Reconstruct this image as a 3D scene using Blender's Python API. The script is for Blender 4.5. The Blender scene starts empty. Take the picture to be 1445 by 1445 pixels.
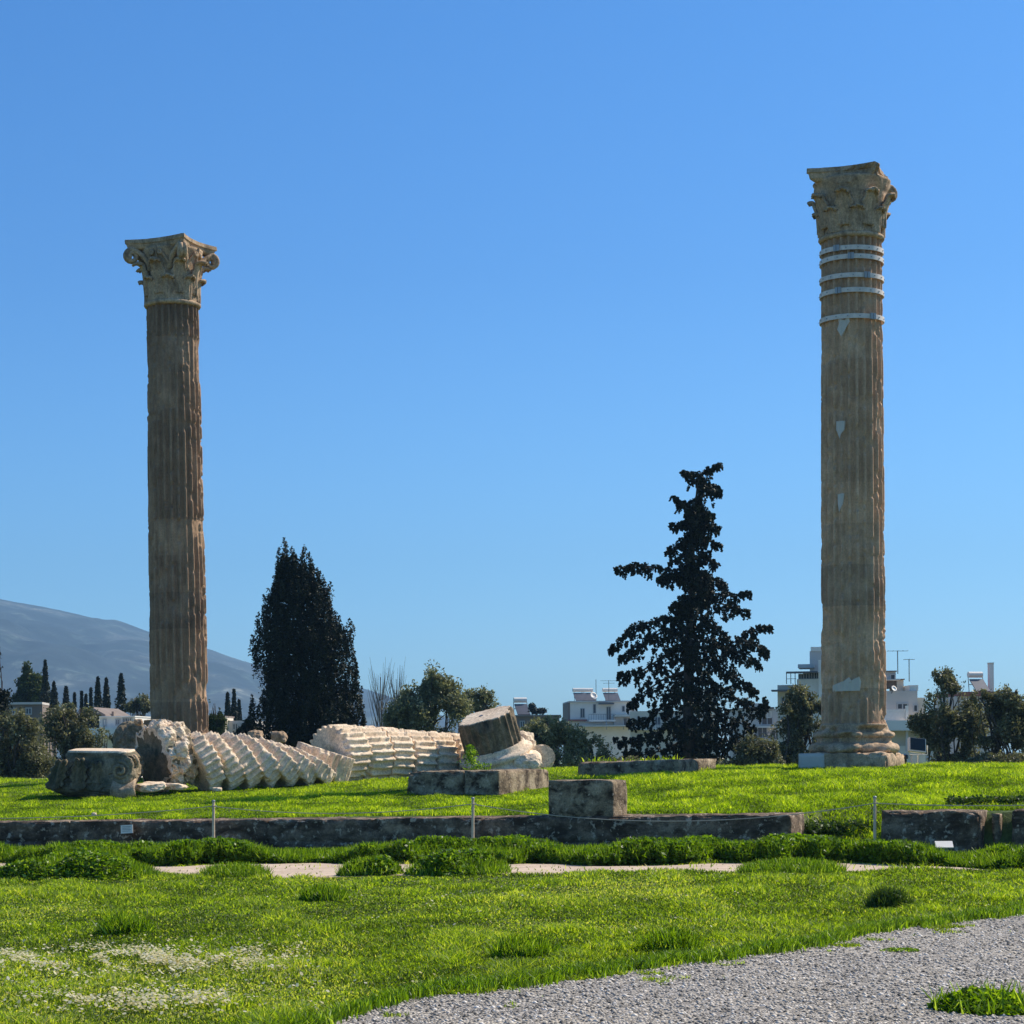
import bpy, bmesh, math, random
import numpy as np
from mathutils import Vector, Matrix, Euler

R = math.radians
rng = np.random.default_rng(7)
random.seed(7)
scene = bpy.context.scene
COL = scene.collection

# ------------------------------------------------------------------ camera, sky, sun, exposure
EYE = 1.8
F = 3000.0
ROLL = 0.0096
cam_d = bpy.data.cameras.new('camera')
cam_d.sensor_width = 36.0
cam_d.lens = 36.0 * F / 1445.0
cam_d.shift_y = 342.5 / 1445.0
cam_d.clip_start = 0.5
cam_d.clip_end = 30000.0
cam = bpy.data.objects.new('camera', cam_d)
cam.location = (0, 0, EYE)
cam.rotation_euler = (R(90), math.atan(ROLL), 0)
COL.objects.link(cam)
scene.camera = cam

SUN_AZ, SUN_EL = R(58), R(42)          # azimuth from +Y towards +X
world = bpy.data.worlds.new('World')
scene.world = world
world.use_nodes = True
wn = world.node_tree
for n in list(wn.nodes):
    wn.nodes.remove(n)
sky = wn.nodes.new('ShaderNodeTexSky')
sky.sky_type = 'NISHITA'
sky.sun_disc = False
sky.sun_elevation = SUN_EL
sky.sun_rotation = SUN_AZ
sky.altitude = 100
sky.air_density = 1.0
sky.dust_density = 0.9
sky.ozone_density = 3.0
hsv = wn.nodes.new('ShaderNodeHueSaturation')
hsv.inputs['Saturation'].default_value = 1.12
bg = wn.nodes.new('ShaderNodeBackground')
bg.inputs['Strength'].default_value = 0.15
wo = wn.nodes.new('ShaderNodeOutputWorld')
wn.links.new(sky.outputs[0], hsv.inputs['Color'])
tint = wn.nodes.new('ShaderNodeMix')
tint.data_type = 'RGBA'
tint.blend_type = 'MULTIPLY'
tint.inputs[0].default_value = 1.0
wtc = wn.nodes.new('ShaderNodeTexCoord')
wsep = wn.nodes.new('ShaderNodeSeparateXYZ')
wrp = wn.nodes.new('ShaderNodeValToRGB')               # clear winter sky: pale low, deep blue above, unseen zenith warmed for fill light
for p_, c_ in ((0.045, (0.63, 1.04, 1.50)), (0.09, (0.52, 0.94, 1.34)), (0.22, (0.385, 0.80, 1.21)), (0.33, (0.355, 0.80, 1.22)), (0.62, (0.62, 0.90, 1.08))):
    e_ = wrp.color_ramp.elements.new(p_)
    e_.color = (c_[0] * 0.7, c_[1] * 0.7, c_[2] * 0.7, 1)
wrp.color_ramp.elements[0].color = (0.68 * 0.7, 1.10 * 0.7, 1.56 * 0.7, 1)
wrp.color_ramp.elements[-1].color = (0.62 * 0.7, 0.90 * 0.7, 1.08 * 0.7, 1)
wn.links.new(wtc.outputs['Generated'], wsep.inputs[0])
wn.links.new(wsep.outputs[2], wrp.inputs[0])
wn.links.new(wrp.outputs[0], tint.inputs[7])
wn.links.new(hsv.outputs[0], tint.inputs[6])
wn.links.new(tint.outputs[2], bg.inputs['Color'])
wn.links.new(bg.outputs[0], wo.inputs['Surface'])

sun_d = bpy.data.lights.new('sun', 'SUN')
sun_d.energy = 5.0
sun_d.angle = R(0.53)
sun_d.color = (1.0, 0.91, 0.77)
sun = bpy.data.objects.new('sun', sun_d)
S = Vector((math.sin(SUN_AZ) * math.cos(SUN_EL), math.cos(SUN_AZ) * math.cos(SUN_EL), math.sin(SUN_EL)))
sun.rotation_euler = S.to_track_quat('Z', 'Y').to_euler()
COL.objects.link(sun)

scene.view_settings.view_transform = 'Standard'
scene.view_settings.look = 'None'
scene.view_settings.exposure = 0.22
scene.view_settings.gamma = 1.0
scene.render.engine = 'CYCLES'
scene.cycles.max_bounces = 6
scene.cycles.diffuse_bounces = 3
scene.cycles.transmission_bounces = 3
scene.cycles.volume_bounces = 0
scene.cycles.transparent_max_bounces = 6


def HH(px):
    return 1065.0 - (px - 722.5) * ROLL


def P(px, py, D):
    return Vector(((px - 722.5) / F * D, D, EYE + (HH(px) - py) / F * D))


def X_at(px, D):
    return (px - 722.5) / F * D


# ------------------------------------------------------------------ noise in numpy
def _h(ix, iy, iz, seed):
    v = (ix.astype(np.int64) * 73856093) ^ (iy.astype(np.int64) * 19349663) ^ (iz.astype(np.int64) * 83492791) ^ (seed * 2654435761)
    v = (v ^ (v >> 13)) * 1274126177
    v = v & 0x7fffffff
    v = (v ^ (v >> 15)) * 2246822519
    return ((v & 0xffffff) / float(0xffffff))


def vnoise(p, seed=0):
    p = np.asarray(p, dtype=float)
    i = np.floor(p).astype(np.int64)
    f = p - i
    f = f * f * (3 - 2 * f)
    r = 0
    for dx in (0, 1):
        for dy in (0, 1):
            for dz in (0, 1):
                w = (f[..., 0] if dx else 1 - f[..., 0]) * (f[..., 1] if dy else 1 - f[..., 1]) * (f[..., 2] if dz else 1 - f[..., 2])
                r = r + w * _h(i[..., 0] + dx, i[..., 1] + dy, i[..., 2] + dz, seed)
    return r


def fbm(p, octv=4, seed=0):
    p = np.asarray(p, dtype=float)
    a, s, t = 1.0, 0.0, 0.0
    for k in range(octv):
        s = s + a * vnoise(p * (2.03 ** k), seed + k * 17)
        t += a
        a *= 0.5
    return s / t


def sstep(a, b, x):
    t = np.clip((x - a) / (b - a), 0, 1)
    return t * t * (3 - 2 * t)


# ------------------------------------------------------------------ object helpers
def tag(o, label=None, cat=None, group=None, kind=None):
    if label:
        o['label'] = label
    if cat:
        o['category'] = cat
    if group:
        o['group'] = group
    if kind:
        o['kind'] = kind
    return o


def empty(name, loc=(0, 0, 0), rot=(0, 0, 0)):
    o = bpy.data.objects.new(name, None)
    o.location = loc
    o.rotation_euler = rot
    o.empty_display_size = 0.3
    COL.objects.link(o)
    return o


def mesh_obj(name, verts, faces, mat, parent=None, smooth=False, var=None, loc=None, rot=None):
    me = bpy.data.meshes.new(name)
    verts = np.asarray(verts, dtype=np.float32)
    if isinstance(faces, np.ndarray):
        n, k = faces.shape
        me.vertices.add(len(verts))
        me.vertices.foreach_set('co', verts.ravel())
        me.loops.add(n * k)
        me.loops.foreach_set('vertex_index', faces.astype(np.int32).ravel())
        me.polygons.add(n)
        me.polygons.foreach_set('loop_start', np.arange(0, n * k, k, dtype=np.int32))
        me.polygons.foreach_set('loop_total', np.full(n, k, dtype=np.int32))
        me.update(calc_edges=True)
    else:
        me.from_pydata([tuple(v) for v in verts.tolist()], [], [tuple(int(i) for i in f) for f in faces])
    if smooth:
        me.polygons.foreach_set('use_smooth', np.ones(len(me.polygons), dtype=bool))
    if var is not None:
        at = me.attributes.new('var', 'FLOAT', 'FACE')
        at.data.foreach_set('value', np.asarray(var, dtype=np.float32))
    if mat:
        me.materials.append(mat)
    me.update()
    o = bpy.data.objects.new(name, me)
    COL.objects.link(o)
    if parent:
        o.parent = parent
    if loc is not None:
        o.location = loc
    if rot is not None:
        o.rotation_euler = rot
    return o


class MB:
    """collects boxes, tubes, grids; build() links them as one mesh object"""
    def __init__(s):
        s.v = []
        s.f = []

    def add(s, verts, faces):
        b = len(s.v)
        s.v.extend([tuple(float(c) for c in q) for q in verts])
        s.f.extend([tuple(int(i) + b for i in f) for f in faces])
        return s

    def box(s, x0, x1, y0, y1, z0, z1, M=None):
        vs = [Vector(q) for q in ((x0, y0, z0), (x1, y0, z0), (x1, y1, z0), (x0, y1, z0), (x0, y0, z1), (x1, y0, z1), (x1, y1, z1), (x0, y1, z1))]
        if M is not None:
            vs = [M @ v for v in vs]
        return s.add(vs, [(0, 3, 2, 1), (4, 5, 6, 7), (0, 1, 5, 4), (1, 2, 6, 5), (2, 3, 7, 6), (3, 0, 4, 7)])

    def tube(s, pts, rad, n=8, sx=1.0):
        pts = [Vector(p) for p in pts]
        k = len(pts)
        if not hasattr(rad, '__len__'):
            rad = [rad] * k
        rings = []
        prev = None
        for i, p in enumerate(pts):
            d = (pts[min(i + 1, k - 1)] - pts[max(i - 1, 0)]).normalized()
            if prev is None:
                a = d.orthogonal().normalized()
            else:
                a = (prev - d * prev.dot(d)).normalized()
            prev = a
            b = d.cross(a)
            rings.append([p + a * math.cos(q) * rad[i] * sx + b * math.sin(q) * rad[i] for q in [2 * math.pi * j / n for j in range(n)]])
        vs = [v for r_ in rings for v in r_]
        fs = []
        for i in range(k - 1):
            for j in range(n):
                fs.append((i * n + j, i * n + (j + 1) % n, (i + 1) * n + (j + 1) % n, (i + 1) * n + j))
        fs.append(tuple(range(n))[::-1])
        fs.append(tuple((k - 1) * n + j for j in range(n)))
        return s.add(vs, fs)

    def build(s, name, mat, parent=None, smooth=False, loc=None, rot=None):
        return mesh_obj(name, s.v, s.f, mat, parent, smooth, loc=loc, rot=rot)


def rough_box(name, x0, x1, y0, y1, z0, z1, mat, parent=None, seg=0.08, amp=0.02, chip=0.05, seed=0, M=None, joints=()):
    """a stone block: subdivided box with worn edges and an uneven skin, closed"""
    L = np.array([x1 - x0, y1 - y0, z1 - z0])
    nx, ny, nz = [max(3, int(l / seg)) for l in L]
    nx, ny, nz = min(nx, 520), min(ny, 60), min(nz, 40)
    idx = {}
    vs = []
    fs = []

    def vid(i, j, k):
        key = (i, j, k)
        if key not in idx:
            idx[key] = len(vs)
            vs.append((x0 + L[0] * i / nx, y0 + L[1] * j / ny, z0 + L[2] * k / nz))
        return idx[key]
    for i in range(nx):
        for j in range(ny):
            fs.append((vid(i, j, 0), vid(i, j + 1, 0), vid(i + 1, j + 1, 0), vid(i + 1, j, 0)))
            fs.append((vid(i, j, nz), vid(i + 1, j, nz), vid(i + 1, j + 1, nz), vid(i, j + 1, nz)))
    for i in range(nx):
        for k in range(nz):
            fs.append((vid(i, 0, k), vid(i + 1, 0, k), vid(i + 1, 0, k + 1), vid(i, 0, k + 1)))
            fs.append((vid(i, ny, k), vid(i, ny, k + 1), vid(i + 1, ny, k + 1), vid(i + 1, ny, k)))
    for j in range(ny):
        for k in range(nz):
            fs.append((vid(0, j, k), vid(0, j, k + 1), vid(0, j + 1, k + 1), vid(0, j + 1, k)))
            fs.append((vid(nx, j, k), vid(nx, j + 1, k), vid(nx, j + 1, k + 1), vid(nx, j, k + 1)))
    v = np.array(vs)
    c = np.array([(x0 + x1) / 2, (y0 + y1) / 2, (z0 + z1) / 2])
    h = L / 2
    q = (v - c)
    # how near to an edge: second largest of |q|/h measured in metres from the face
    dist = h - np.abs(q)
    ds = np.sort(dist, axis=1)
    edge = np.exp(-ds[:, 1] / 0.05)
    chipn = sstep(0.45, 0.75, fbm(v * 2.2 + seed, 3, seed)) * chip
    nrm = np.where(dist <= 1e-6, np.sign(q), 0)
    ln = np.maximum(np.linalg.norm(nrm, axis=1), 1)[:, None]
    nrm = nrm / ln
    d = (fbm(v * 3.1 + seed * 3, 4, seed + 5) - 0.5) * 2 * amp + (fbm(v * 14 + seed, 2, seed + 9) - 0.5) * amp * 0.8
    v = v + nrm * (d - edge * (0.012 + chipn) * 1.2 - 0.0)[:, None]
    for (ax, at, wd, dp) in joints:
        g = np.exp(-((v[:, ax] - at) / wd) ** 2) * dp
        keep = (np.abs(nrm[:, ax]) < 0.5)
        v = v - nrm * (g * keep)[:, None]
    if M is not None:
        Mn = np.array(M)
        v = v @ Mn[:3, :3].T + Mn[:3, 3]
    return mesh_obj(name, v, np.array(fs), mat, parent, smooth=False)


# ------------------------------------------------------------------ materials
def newmat(name):
    m = bpy.data.materials.new(name)
    m.use_nodes = True
    nt = m.node_tree
    for n in list(nt.nodes):
        nt.nodes.remove(n)
    out = nt.nodes.new('ShaderNodeOutputMaterial')
    return m, nt, out


def N(nt, t, **kw):
    n = nt.nodes.new(t)
    for k, v in kw.items():
        if k.startswith('i_'):
            n.inputs[k[2:].replace('_', ' ')].default_value = v
        else:
            setattr(n, k, v)
    return n


def ramp(nt, src, stops):
    r = nt.nodes.new('ShaderNodeValToRGB')
    el = r.color_ramp.elements
    el[0].position, el[0].color = stops[0][0], (*stops[0][1], 1)
    el[1].position, el[1].color = stops[-1][0], (*stops[-1][1], 1)
    for p, c in stops[1:-1]:
        e = el.new(p)
        e.color = (*c, 1)
    nt.links.new(src, r.inputs[0])
    return r.outputs[0]


def coords(nt, scale=(1, 1, 1), kind='Object'):
    tc = N(nt, 'ShaderNodeTexCoord')
    mp = N(nt, 'ShaderNodeMapping')
    mp.inputs['Scale'].default_value = scale
    nt.links.new(tc.outputs[kind], mp.inputs[0])
    return mp.outputs[0]


def noise(nt, vec, scale, detail=5, rough=0.6, dist=0.0):
    n = N(nt, 'ShaderNodeTexNoise')
    n.inputs['Scale'].default_value = scale
    n.inputs['Detail'].default_value = detail
    n.inputs['Roughness'].default_value = rough
    n.inputs['Distortion'].default_value = dist
    nt.links.new(vec, n.inputs['Vector'])
    return n.outputs['Fac']


def mixc(nt, fac, a, b, mode='MIX'):
    m = N(nt, 'ShaderNodeMix', data_type='RGBA', blend_type=mode)
    if isinstance(fac, (int, float)):
        m.inputs[0].default_value = fac
    else:
        nt.links.new(fac, m.inputs[0])
    for s, i in ((a, 6), (b, 7)):
        if isinstance(s, tuple):
            m.inputs[i].default_value = (*s, 1)
        else:
            nt.links.new(s, m.inputs[i])
    return m.outputs[2]


def stone(name, cols, stain=(0.08, 0.07, 0.06), stain_amt=(0.5, 0.75), scale=1.0, bump=0.5, drums=0.0, streak=(3, 3, 0.5), lichen=None, pits=0.3, mottle=0.8):
    m, nt, out = newmat(name)
    v = coords(nt)
    big = noise(nt, v, 0.9 * scale, 6, 0.62, 0.4)
    base = ramp(nt, big, [(0.3, cols[0]), (0.5, cols[1]), (0.7, cols[2])])
    fine = noise(nt, v, 22 * scale, 4, 0.7)
    base = mixc(nt, 0.15 + 0.75 * mottle, base, ramp(nt, fine, [(0.3, (0.5, 0.5, 0.5)), (0.7, (1.4, 1.4, 1.4))]), 'MULTIPLY')
    fine2 = noise(nt, v, 7.5 * scale, 6, 0.75, 0.5)
    base = mixc(nt, mottle, base, ramp(nt, fine2, [(0.32, (0.55, 0.54, 0.52)), (0.5, (1, 1, 1)), (0.68, (1.35, 1.33, 1.3))]), 'MULTIPLY')
    vs = coords(nt, streak)
    st = noise(nt, vs, 1.6 * scale, 5, 0.65, 0.3)
    sf = ramp(nt, st, [(stain_amt[0], (0, 0, 0)), (stain_amt[1], (1, 1, 1))])
    base = mixc(nt, sf, base, stain)
    if lichen:
        lf = noise(nt, v, 5 * scale, 6, 0.7, 0.2)
        base = mixc(nt, ramp(nt, lf, [(lichen[1], (0, 0, 0)), (lichen[1] + 0.06, (1, 1, 1))]), base, lichen[0])
    if drums:
        sep = N(nt, 'ShaderNodeSeparateXYZ')
        nt.links.new(coords(nt), sep.inputs[0])
        dv = N(nt, 'ShaderNodeMath', operation='DIVIDE')
        nt.links.new(sep.outputs[2], dv.inputs[0])
        dv.inputs[1].default_value = drums
        fl = N(nt, 'ShaderNodeMath', operation='FLOOR')
        nt.links.new(dv.outputs[0], fl.inputs[0])
        wn_ = N(nt, 'ShaderNodeTexWhiteNoise', noise_dimensions='1D')
        nt.links.new(fl.outputs[0], wn_.inputs['W'])
        base = mixc(nt, 1.0, base, ramp(nt, wn_.outputs['Value'], [(0.0, (0.80, 0.80, 0.80)), (1.0, (1.14, 1.11, 1.06))]), 'MULTIPLY')
    bs = N(nt, 'ShaderNodeBsdfPrincipled')
    bs.inputs['Roughness'].default_value = 0.9
    bs.inputs['Specular IOR Level'].default_value = 0.2
    nt.links.new(base, bs.inputs['Base Color'])
    b1 = N(nt, 'ShaderNodeBump')
    b1.inputs['Strength'].default_value = bump
    b1.inputs['Distance'].default_value = 0.03
    mid = noise(nt, v, 9 * scale, 8, 0.7, 0.2)
    nt.links.new(mid, b1.inputs['Height'])
    vor = N(nt, 'ShaderNodeTexVoronoi')
    vor.inputs['Scale'].default_value = 16 * scale
    nt.links.new(v, vor.inputs['Vector'])
    pt = ramp(nt, vor.outputs['Distance'], [(0.05, (0, 0, 0)), (0.3, (1, 1, 1))])
    b2 = N(nt, 'ShaderNodeBump')
    b2.inputs['Strength'].default_value = pits
    b2.inputs['Distance'].default_value = 0.02
    nt.links.new(pt, b2.inputs['Height'])
    nt.links.new(b1.outputs[0], b2.inputs['Normal'])
    nt.links.new(b2.outputs[0], bs.inputs['Normal'])
    nt.links.new(bs.outputs[0], out.inputs[0])
    return m


def plain(name, col, rough=0.6, metal=0.0, var=0.12, scale=3.0, kind='Object'):
    m, nt, out = newmat(name)
    v = coords(nt, kind=kind)
    nz = noise(nt, v, scale, 5, 0.6)
    lo = tuple(c * (1 - var) for c in col)
    hi = tuple(min(1, c * (1 + var)) for c in col)
    bs = N(nt, 'ShaderNodeBsdfPrincipled')
    bs.inputs['Roughness'].default_value = rough
    bs.inputs['Metallic'].default_value = metal
    nt.links.new(ramp(nt, nz, [(0.3, lo), (0.7, hi)]), bs.inputs['Base Color'])
    nt.links.new(bs.outputs[0], out.inputs[0])
    return m


def leafmat(name, stops, trans=0.35, tcol=None, rough=0.6, patch=None):
    """foliage: colour picked per leaf from the face attribute, part of the light passes through"""
    m, nt, out = newmat(name)
    at = N(nt, 'ShaderNodeAttribute', attribute_name='var')
    col = ramp(nt, at.outputs['Fac'], stops)
    if patch:
        g = N(nt, 'ShaderNodeNewGeometry')
        pn = noise(nt, g.outputs['Position'], patch[0], 4, 0.6, 0.3)
        col = mixc(nt, ramp(nt, pn, [(patch[2], (0, 0, 0)), (patch[3], (1, 1, 1))]), col, mixc(nt, 1.0, col, patch[1], 'MULTIPLY'))
    bs = N(nt, 'ShaderNodeBsdfPrincipled')
    bs.inputs['Roughness'].default_value = rough
    bs.inputs['Specular IOR Level'].default_value = 0.25
    nt.links.new(col, bs.inputs['Base Color'])
    if trans > 0:
        tr = N(nt, 'ShaderNodeBsdfTranslucent')
        tc = mixc(nt, 1.0, col, tcol or (1.3, 1.3, 0.6), 'MULTIPLY')
        nt.links.new(tc, tr.inputs[0])
        mx = N(nt, 'ShaderNodeMixShader')
        mx.inputs[0].default_value = trans
        nt.links.new(bs.outputs[0], mx.inputs[1])
        nt.links.new(tr.outputs[0], mx.inputs[2])
        nt.links.new(mx.outputs[0], out.inputs[0])
    else:
        nt.links.new(bs.outputs[0], out.inputs[0])
    return m


M_COL = stone('grey weathered column marble', [(0.28, 0.178, 0.110), (0.39, 0.250, 0.157), (0.53, 0.350, 0.225)], stain=(0.16, 0.100, 0.063), stain_amt=(0.50, 0.80), drums=1.16, bump=0.35, mottle=0.35, pits=0.15)
M_COLR = stone('tan weathered column marble', [(0.50, 0.315, 0.19), (0.64, 0.41, 0.255), (0.78, 0.53, 0.34)], stain=(0.33, 0.205, 0.128), stain_amt=(0.50, 0.80), drums=1.16, bump=0.35, mottle=0.35, pits=0.15)
M_CAP = stone('weathered capital marble', [(0.34, 0.23, 0.14), (0.52, 0.36, 0.225), (0.68, 0.49, 0.32)], stain=(0.14, 0.094, 0.058), stain_amt=(0.5, 0.75), bump=0.7, streak=(2, 2, 1))
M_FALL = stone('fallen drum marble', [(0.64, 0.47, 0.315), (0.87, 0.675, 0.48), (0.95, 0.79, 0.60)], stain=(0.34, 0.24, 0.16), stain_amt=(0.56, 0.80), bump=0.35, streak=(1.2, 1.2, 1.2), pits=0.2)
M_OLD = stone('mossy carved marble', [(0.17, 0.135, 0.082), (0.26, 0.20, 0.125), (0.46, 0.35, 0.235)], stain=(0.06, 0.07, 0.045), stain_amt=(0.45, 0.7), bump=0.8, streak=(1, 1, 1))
M_STUMP = stone('shade-toned drum marble', [(0.15, 0.11, 0.07), (0.24, 0.18, 0.115), (0.38, 0.29, 0.19)], stain=(0.04, 0.032, 0.022), stain_amt=(0.45, 0.7), bump=0.6, streak=(2, 2, 0.7))  # shade on the tipped drum's body is put into this darker colour
M_WALL = stone('dark stained limestone', [(0.15, 0.100, 0.066), (0.26, 0.18, 0.12), (0.44, 0.32, 0.215)], stain=(0.07, 0.046, 0.030), stain_amt=(0.40, 0.60), bump=1.0, scale=1.3, streak=(0.8, 0.8, 1.7), lichen=((0.56, 0.44, 0.32), 0.565), pits=0.6)
M_BLOCK = stone('pitted limestone block', [(0.18, 0.125, 0.078), (0.36, 0.265, 0.168), (0.62, 0.48, 0.32)], stain=(0.058, 0.038, 0.024), stain_amt=(0.45, 0.62), bump=1.0, scale=1.6, streak=(1, 1, 1.3), lichen=((0.58, 0.45, 0.32), 0.58), pits=0.9)
M_NEW = plain('new pale marble', (0.66, 0.58, 0.48), 0.7, var=0.06, scale=6)
M_BAND = plain('galvanised steel band', (0.74, 0.64, 0.55), 0.6, 0.1, 0.15, 8)
M_WHITE = plain('white paint', (0.88, 0.80, 0.70), 0.6, 0, 0.06, 5)
M_POST = plain('weathered post', (0.80, 0.58, 0.39), 0.8, 0, 0.2, 14)
M_ROPE = plain('pale rope', (0.55, 0.45, 0.34), 0.9, 0, 0.15, 30)
M_BLACK = plain('black glass', (0.015, 0.02, 0.018), 0.25, 0, 0.2, 4)
M_STEEL = plain('painted steel', (0.35, 0.36, 0.37), 0.5, 0.2, 0.1, 6)
M_INK = plain('faded print', (0.25, 0.24, 0.22), 0.8, 0, 0.1, 6)

M_BARK = plain('bark', (0.07, 0.055, 0.042), 0.95, 0, 0.4, 7)
M_BARKP = plain('pale bark', (0.20, 0.175, 0.15), 0.95, 0, 0.3, 7)
M_CYP = leafmat('cypress foliage', [(0, (0.010, 0.014, 0.008)), (0.6, (0.020, 0.027, 0.013)), (1, (0.036, 0.045, 0.02))], 0.05)
M_CON = leafmat('conifer foliage', [(0, (0.009, 0.013, 0.008)), (0.6, (0.018, 0.025, 0.013)), (1, (0.035, 0.045, 0.02))], 0.05)
M_OLI = leafmat('olive foliage', [(0, (0.10, 0.105, 0.05)), (0.45, (0.23, 0.235, 0.125)), (0.8, (0.42, 0.42, 0.26)), (1, (0.8, 0.78, 0.58))], 0.45, (1.1, 1.1, 0.7), 0.45)
M_OLID = leafmat('dark shrub foliage', [(0, (0.07, 0.072, 0.036)), (0.5, (0.18, 0.178, 0.10)), (0.85, (0.36, 0.35, 0.22)), (1, (0.75, 0.72, 0.54))], 0.4, (1.1, 1.1, 0.7), 0.45)
M_GRNT = leafmat('green crown foliage', [(0, (0.030, 0.045, 0.015)), (0.6, (0.07, 0.095, 0.03)), (1, (0.13, 0.15, 0.05))], 0.3)
M_FARC = leafmat('far cypress foliage', [(0, (0.014, 0.021, 0.012)), (1, (0.04, 0.052, 0.026))], 0.05)
M_GRASS = leafmat('short grass', [(0, (0.04, 0.065, 0.010)), (0.35, (0.125, 0.19, 0.018)), (0.75, (0.25, 0.37, 0.028)), (0.93, (0.42, 0.50, 0.10)), (1, (0.66, 0.62, 0.34))], 0.6, (1.5, 1.5, 0.22), 0.5, patch=(0.55, (0.80, 0.80, 1.2), 0.48, 0.66))
M_GRASSB = leafmat('lush grass', [(0, (0.04, 0.07, 0.006)), (0.35, (0.15, 0.24, 0.008)), (0.8, (0.30, 0.42, 0.014)), (1, (0.55, 0.62, 0.12))], 0.64, (1.48, 1.5, 0.20), 0.5, patch=(0.4, (0.72, 0.78, 0.8), 0.52, 0.68))
M_WEED = leafmat('broad weed leaves', [(0, (0.03, 0.06, 0.006)), (0.5, (0.12, 0.22, 0.012)), (0.85, (0.24, 0.38, 0.02)), (1, (0.50, 0.62, 0.16))], 0.45, (1.5, 1.5, 0.25), 0.4)
M_DARKW = leafmat('dark tuft', [(0, (0.03, 0.06, 0.012)), (1, (0.11, 0.18, 0.03))], 0.3, (1.3, 1.3, 0.4), 0.5)
M_DAISY = leafmat('daisy petals', [(0, (0.6, 0.52, 0.22)), (0.4, (0.85, 0.76, 0.5)), (0.92, (0.9, 0.84, 0.66)), (1, (0.7, 0.5, 0.06))], 0.45, (1.1, 1.1, 1.0))


# ------------------------------------------------------------------ terrain
CU, SU = 0.927, 0.375


def ts(x, y):
    return -(x - 4.9) * CU + (y - 38) * SU, (x - 4.9) * SU + (y - 38) * CU


def pos(t, s):
    return 4.9 - CU * t + SU * s, 38 + SU * t + CU * s


def ztop(t):
    return 0.69 - 0.19 * np.clip(t / 16.8, -0.5, 1.4)


def ground(x, y):
    x = np.asarray(x, float)
    y = np.asarray(y, float)
    t, s = ts(x, y)
    zt = ztop(t) - 0.03
    low = 0.05 * (fbm(np.stack([x * 0.25, y * 0.25, x * 0], -1), 3, 3) - 0.5) * 2
    far = 1.32 - 0.2 * sstep(12, 19, t)
    mound = 0.21 * np.exp(-((s - 11.5) / 5.2) ** 2) * sstep(1.2, 6.2, x)
    plat = zt + (far - zt) * np.clip(s / 22, 0, 1) + mound * (s > 0) + 0.04 * (fbm(np.stack([x * 0.5, y * 0.5, x * 0 + 9], -1), 3, 8) - 0.5) * 2 * np.clip(s / 2, 0, 1)
    # where the wall runs the rise hides inside it; in the breach it is an earth bank
    gap = sstep(-1.9, -1.5, t) * (1 - sstep(-0.15, 0.1, t))
    a = 0.2 * (1 - gap) + (0.15) * gap
    b = 0.7 * (1 - gap) + (2.6) * gap
    k = np.clip((s - a) / (b - a), 0, 1)
    k = k * k * (3 - 2 * k)
    h = low * (1 - k) + plat * k
    # the land falls away behind the terrace towards the town
    d = sstep(27, 60, s)
    h = h * (1 - d) + (-4.5) * d
    return h


def gz(x, y):
    return float(ground(np.array([x]), np.array([y]))[0])


def hit(px, py):
    for D in np.arange(12, 80, 0.1):
        p = P(px, py, D)
        if p.z <= gz(p.x, D):
            return p
    return P(px, py, 60)


def axis_pts(fine0, fine1, step, lo, hi, growth=1.35):
    a = list(np.arange(fine0, fine1 + 1e-6, step))
    st = step
    while a[-1] < hi:
        st *= growth
        a.append(min(a[-1] + st, hi))
    st = step
    b = []
    q = fine0
    while q > lo:
        st *= growth
        q = max(q - st, lo)
        b.append(q)
    return np.array(b[::-1] + a)


gx = axis_pts(-19, 19, 0.2, -4500, 4500)
gy = axis_pts(10, 76, 0.2, -400, 5600)
GX, GY = np.meshgrid(gx, gy, indexing='ij')
GZ = ground(GX, GY)
nx_, ny_ = GX.shape
ii = np.arange(nx_ * ny_).reshape(nx_, ny_)
gfaces = np.stack([ii[:-1, :-1], ii[1:, :-1], ii[1:, 1:], ii[:-1, 1:]], -1).reshape(-1, 4)


def ground_mat():
    m, nt, out = newmat('soil under short grass')
    g = N(nt, 'ShaderNodeNewGeometry')
    p = g.outputs['Position']
    n1 = noise(nt, p, 0.7, 5, 0.65, 0.4)
    n2 = noise(nt, p, 9, 5, 0.7)
    c = ramp(nt, n1, [(0.35, (0.07, 0.11, 0.02)), (0.6, (0.12, 0.14, 0.04)), (0.75, (0.24, 0.20, 0.10))])
    c = mixc(nt, 0.8, c, ramp(nt, n2, [(0.3, (0.4, 0.4, 0.4)), (0.7, (1.5, 1.5, 1.4))]), 'MULTIPLY')
    bs = N(nt, 'ShaderNodeBsdfPrincipled')
    bs.inputs['Roughness'].default_value = 1.0
    nt.links.new(c, bs.inputs['Base Color'])
    bp = N(nt, 'ShaderNodeBump')
    bp.inputs['Strength'].default_value = 0.8
    bp.inputs['Distance'].default_value = 0.05
    nt.links.new(n2, bp.inputs['Height'])
    nt.links.new(bp.outputs[0], bs.inputs['Normal'])
    nt.links.new(bs.outputs[0], out.inputs[0])
    return m


go = mesh_obj('ground', np.stack([GX.ravel(), GY.ravel(), GZ.ravel()], -1), gfaces, ground_mat(), smooth=True)
tag(go, 'short green turf and bare soil between the paths and on the terrace', kind='structure')

# gravel path: its far edge as (x, y) points
GE = np.array([(-9.0, 5.0), (-3.2, 10.8), (-1.28, 14.1), (-1.0, 15.1), (-0.12, 16.2), (1.3, 17.6), (2.63, 19.35), (4.1, 21.6), (5.6, 23.3), (9.0, 26.5), (16.0, 31.0)])


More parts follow.
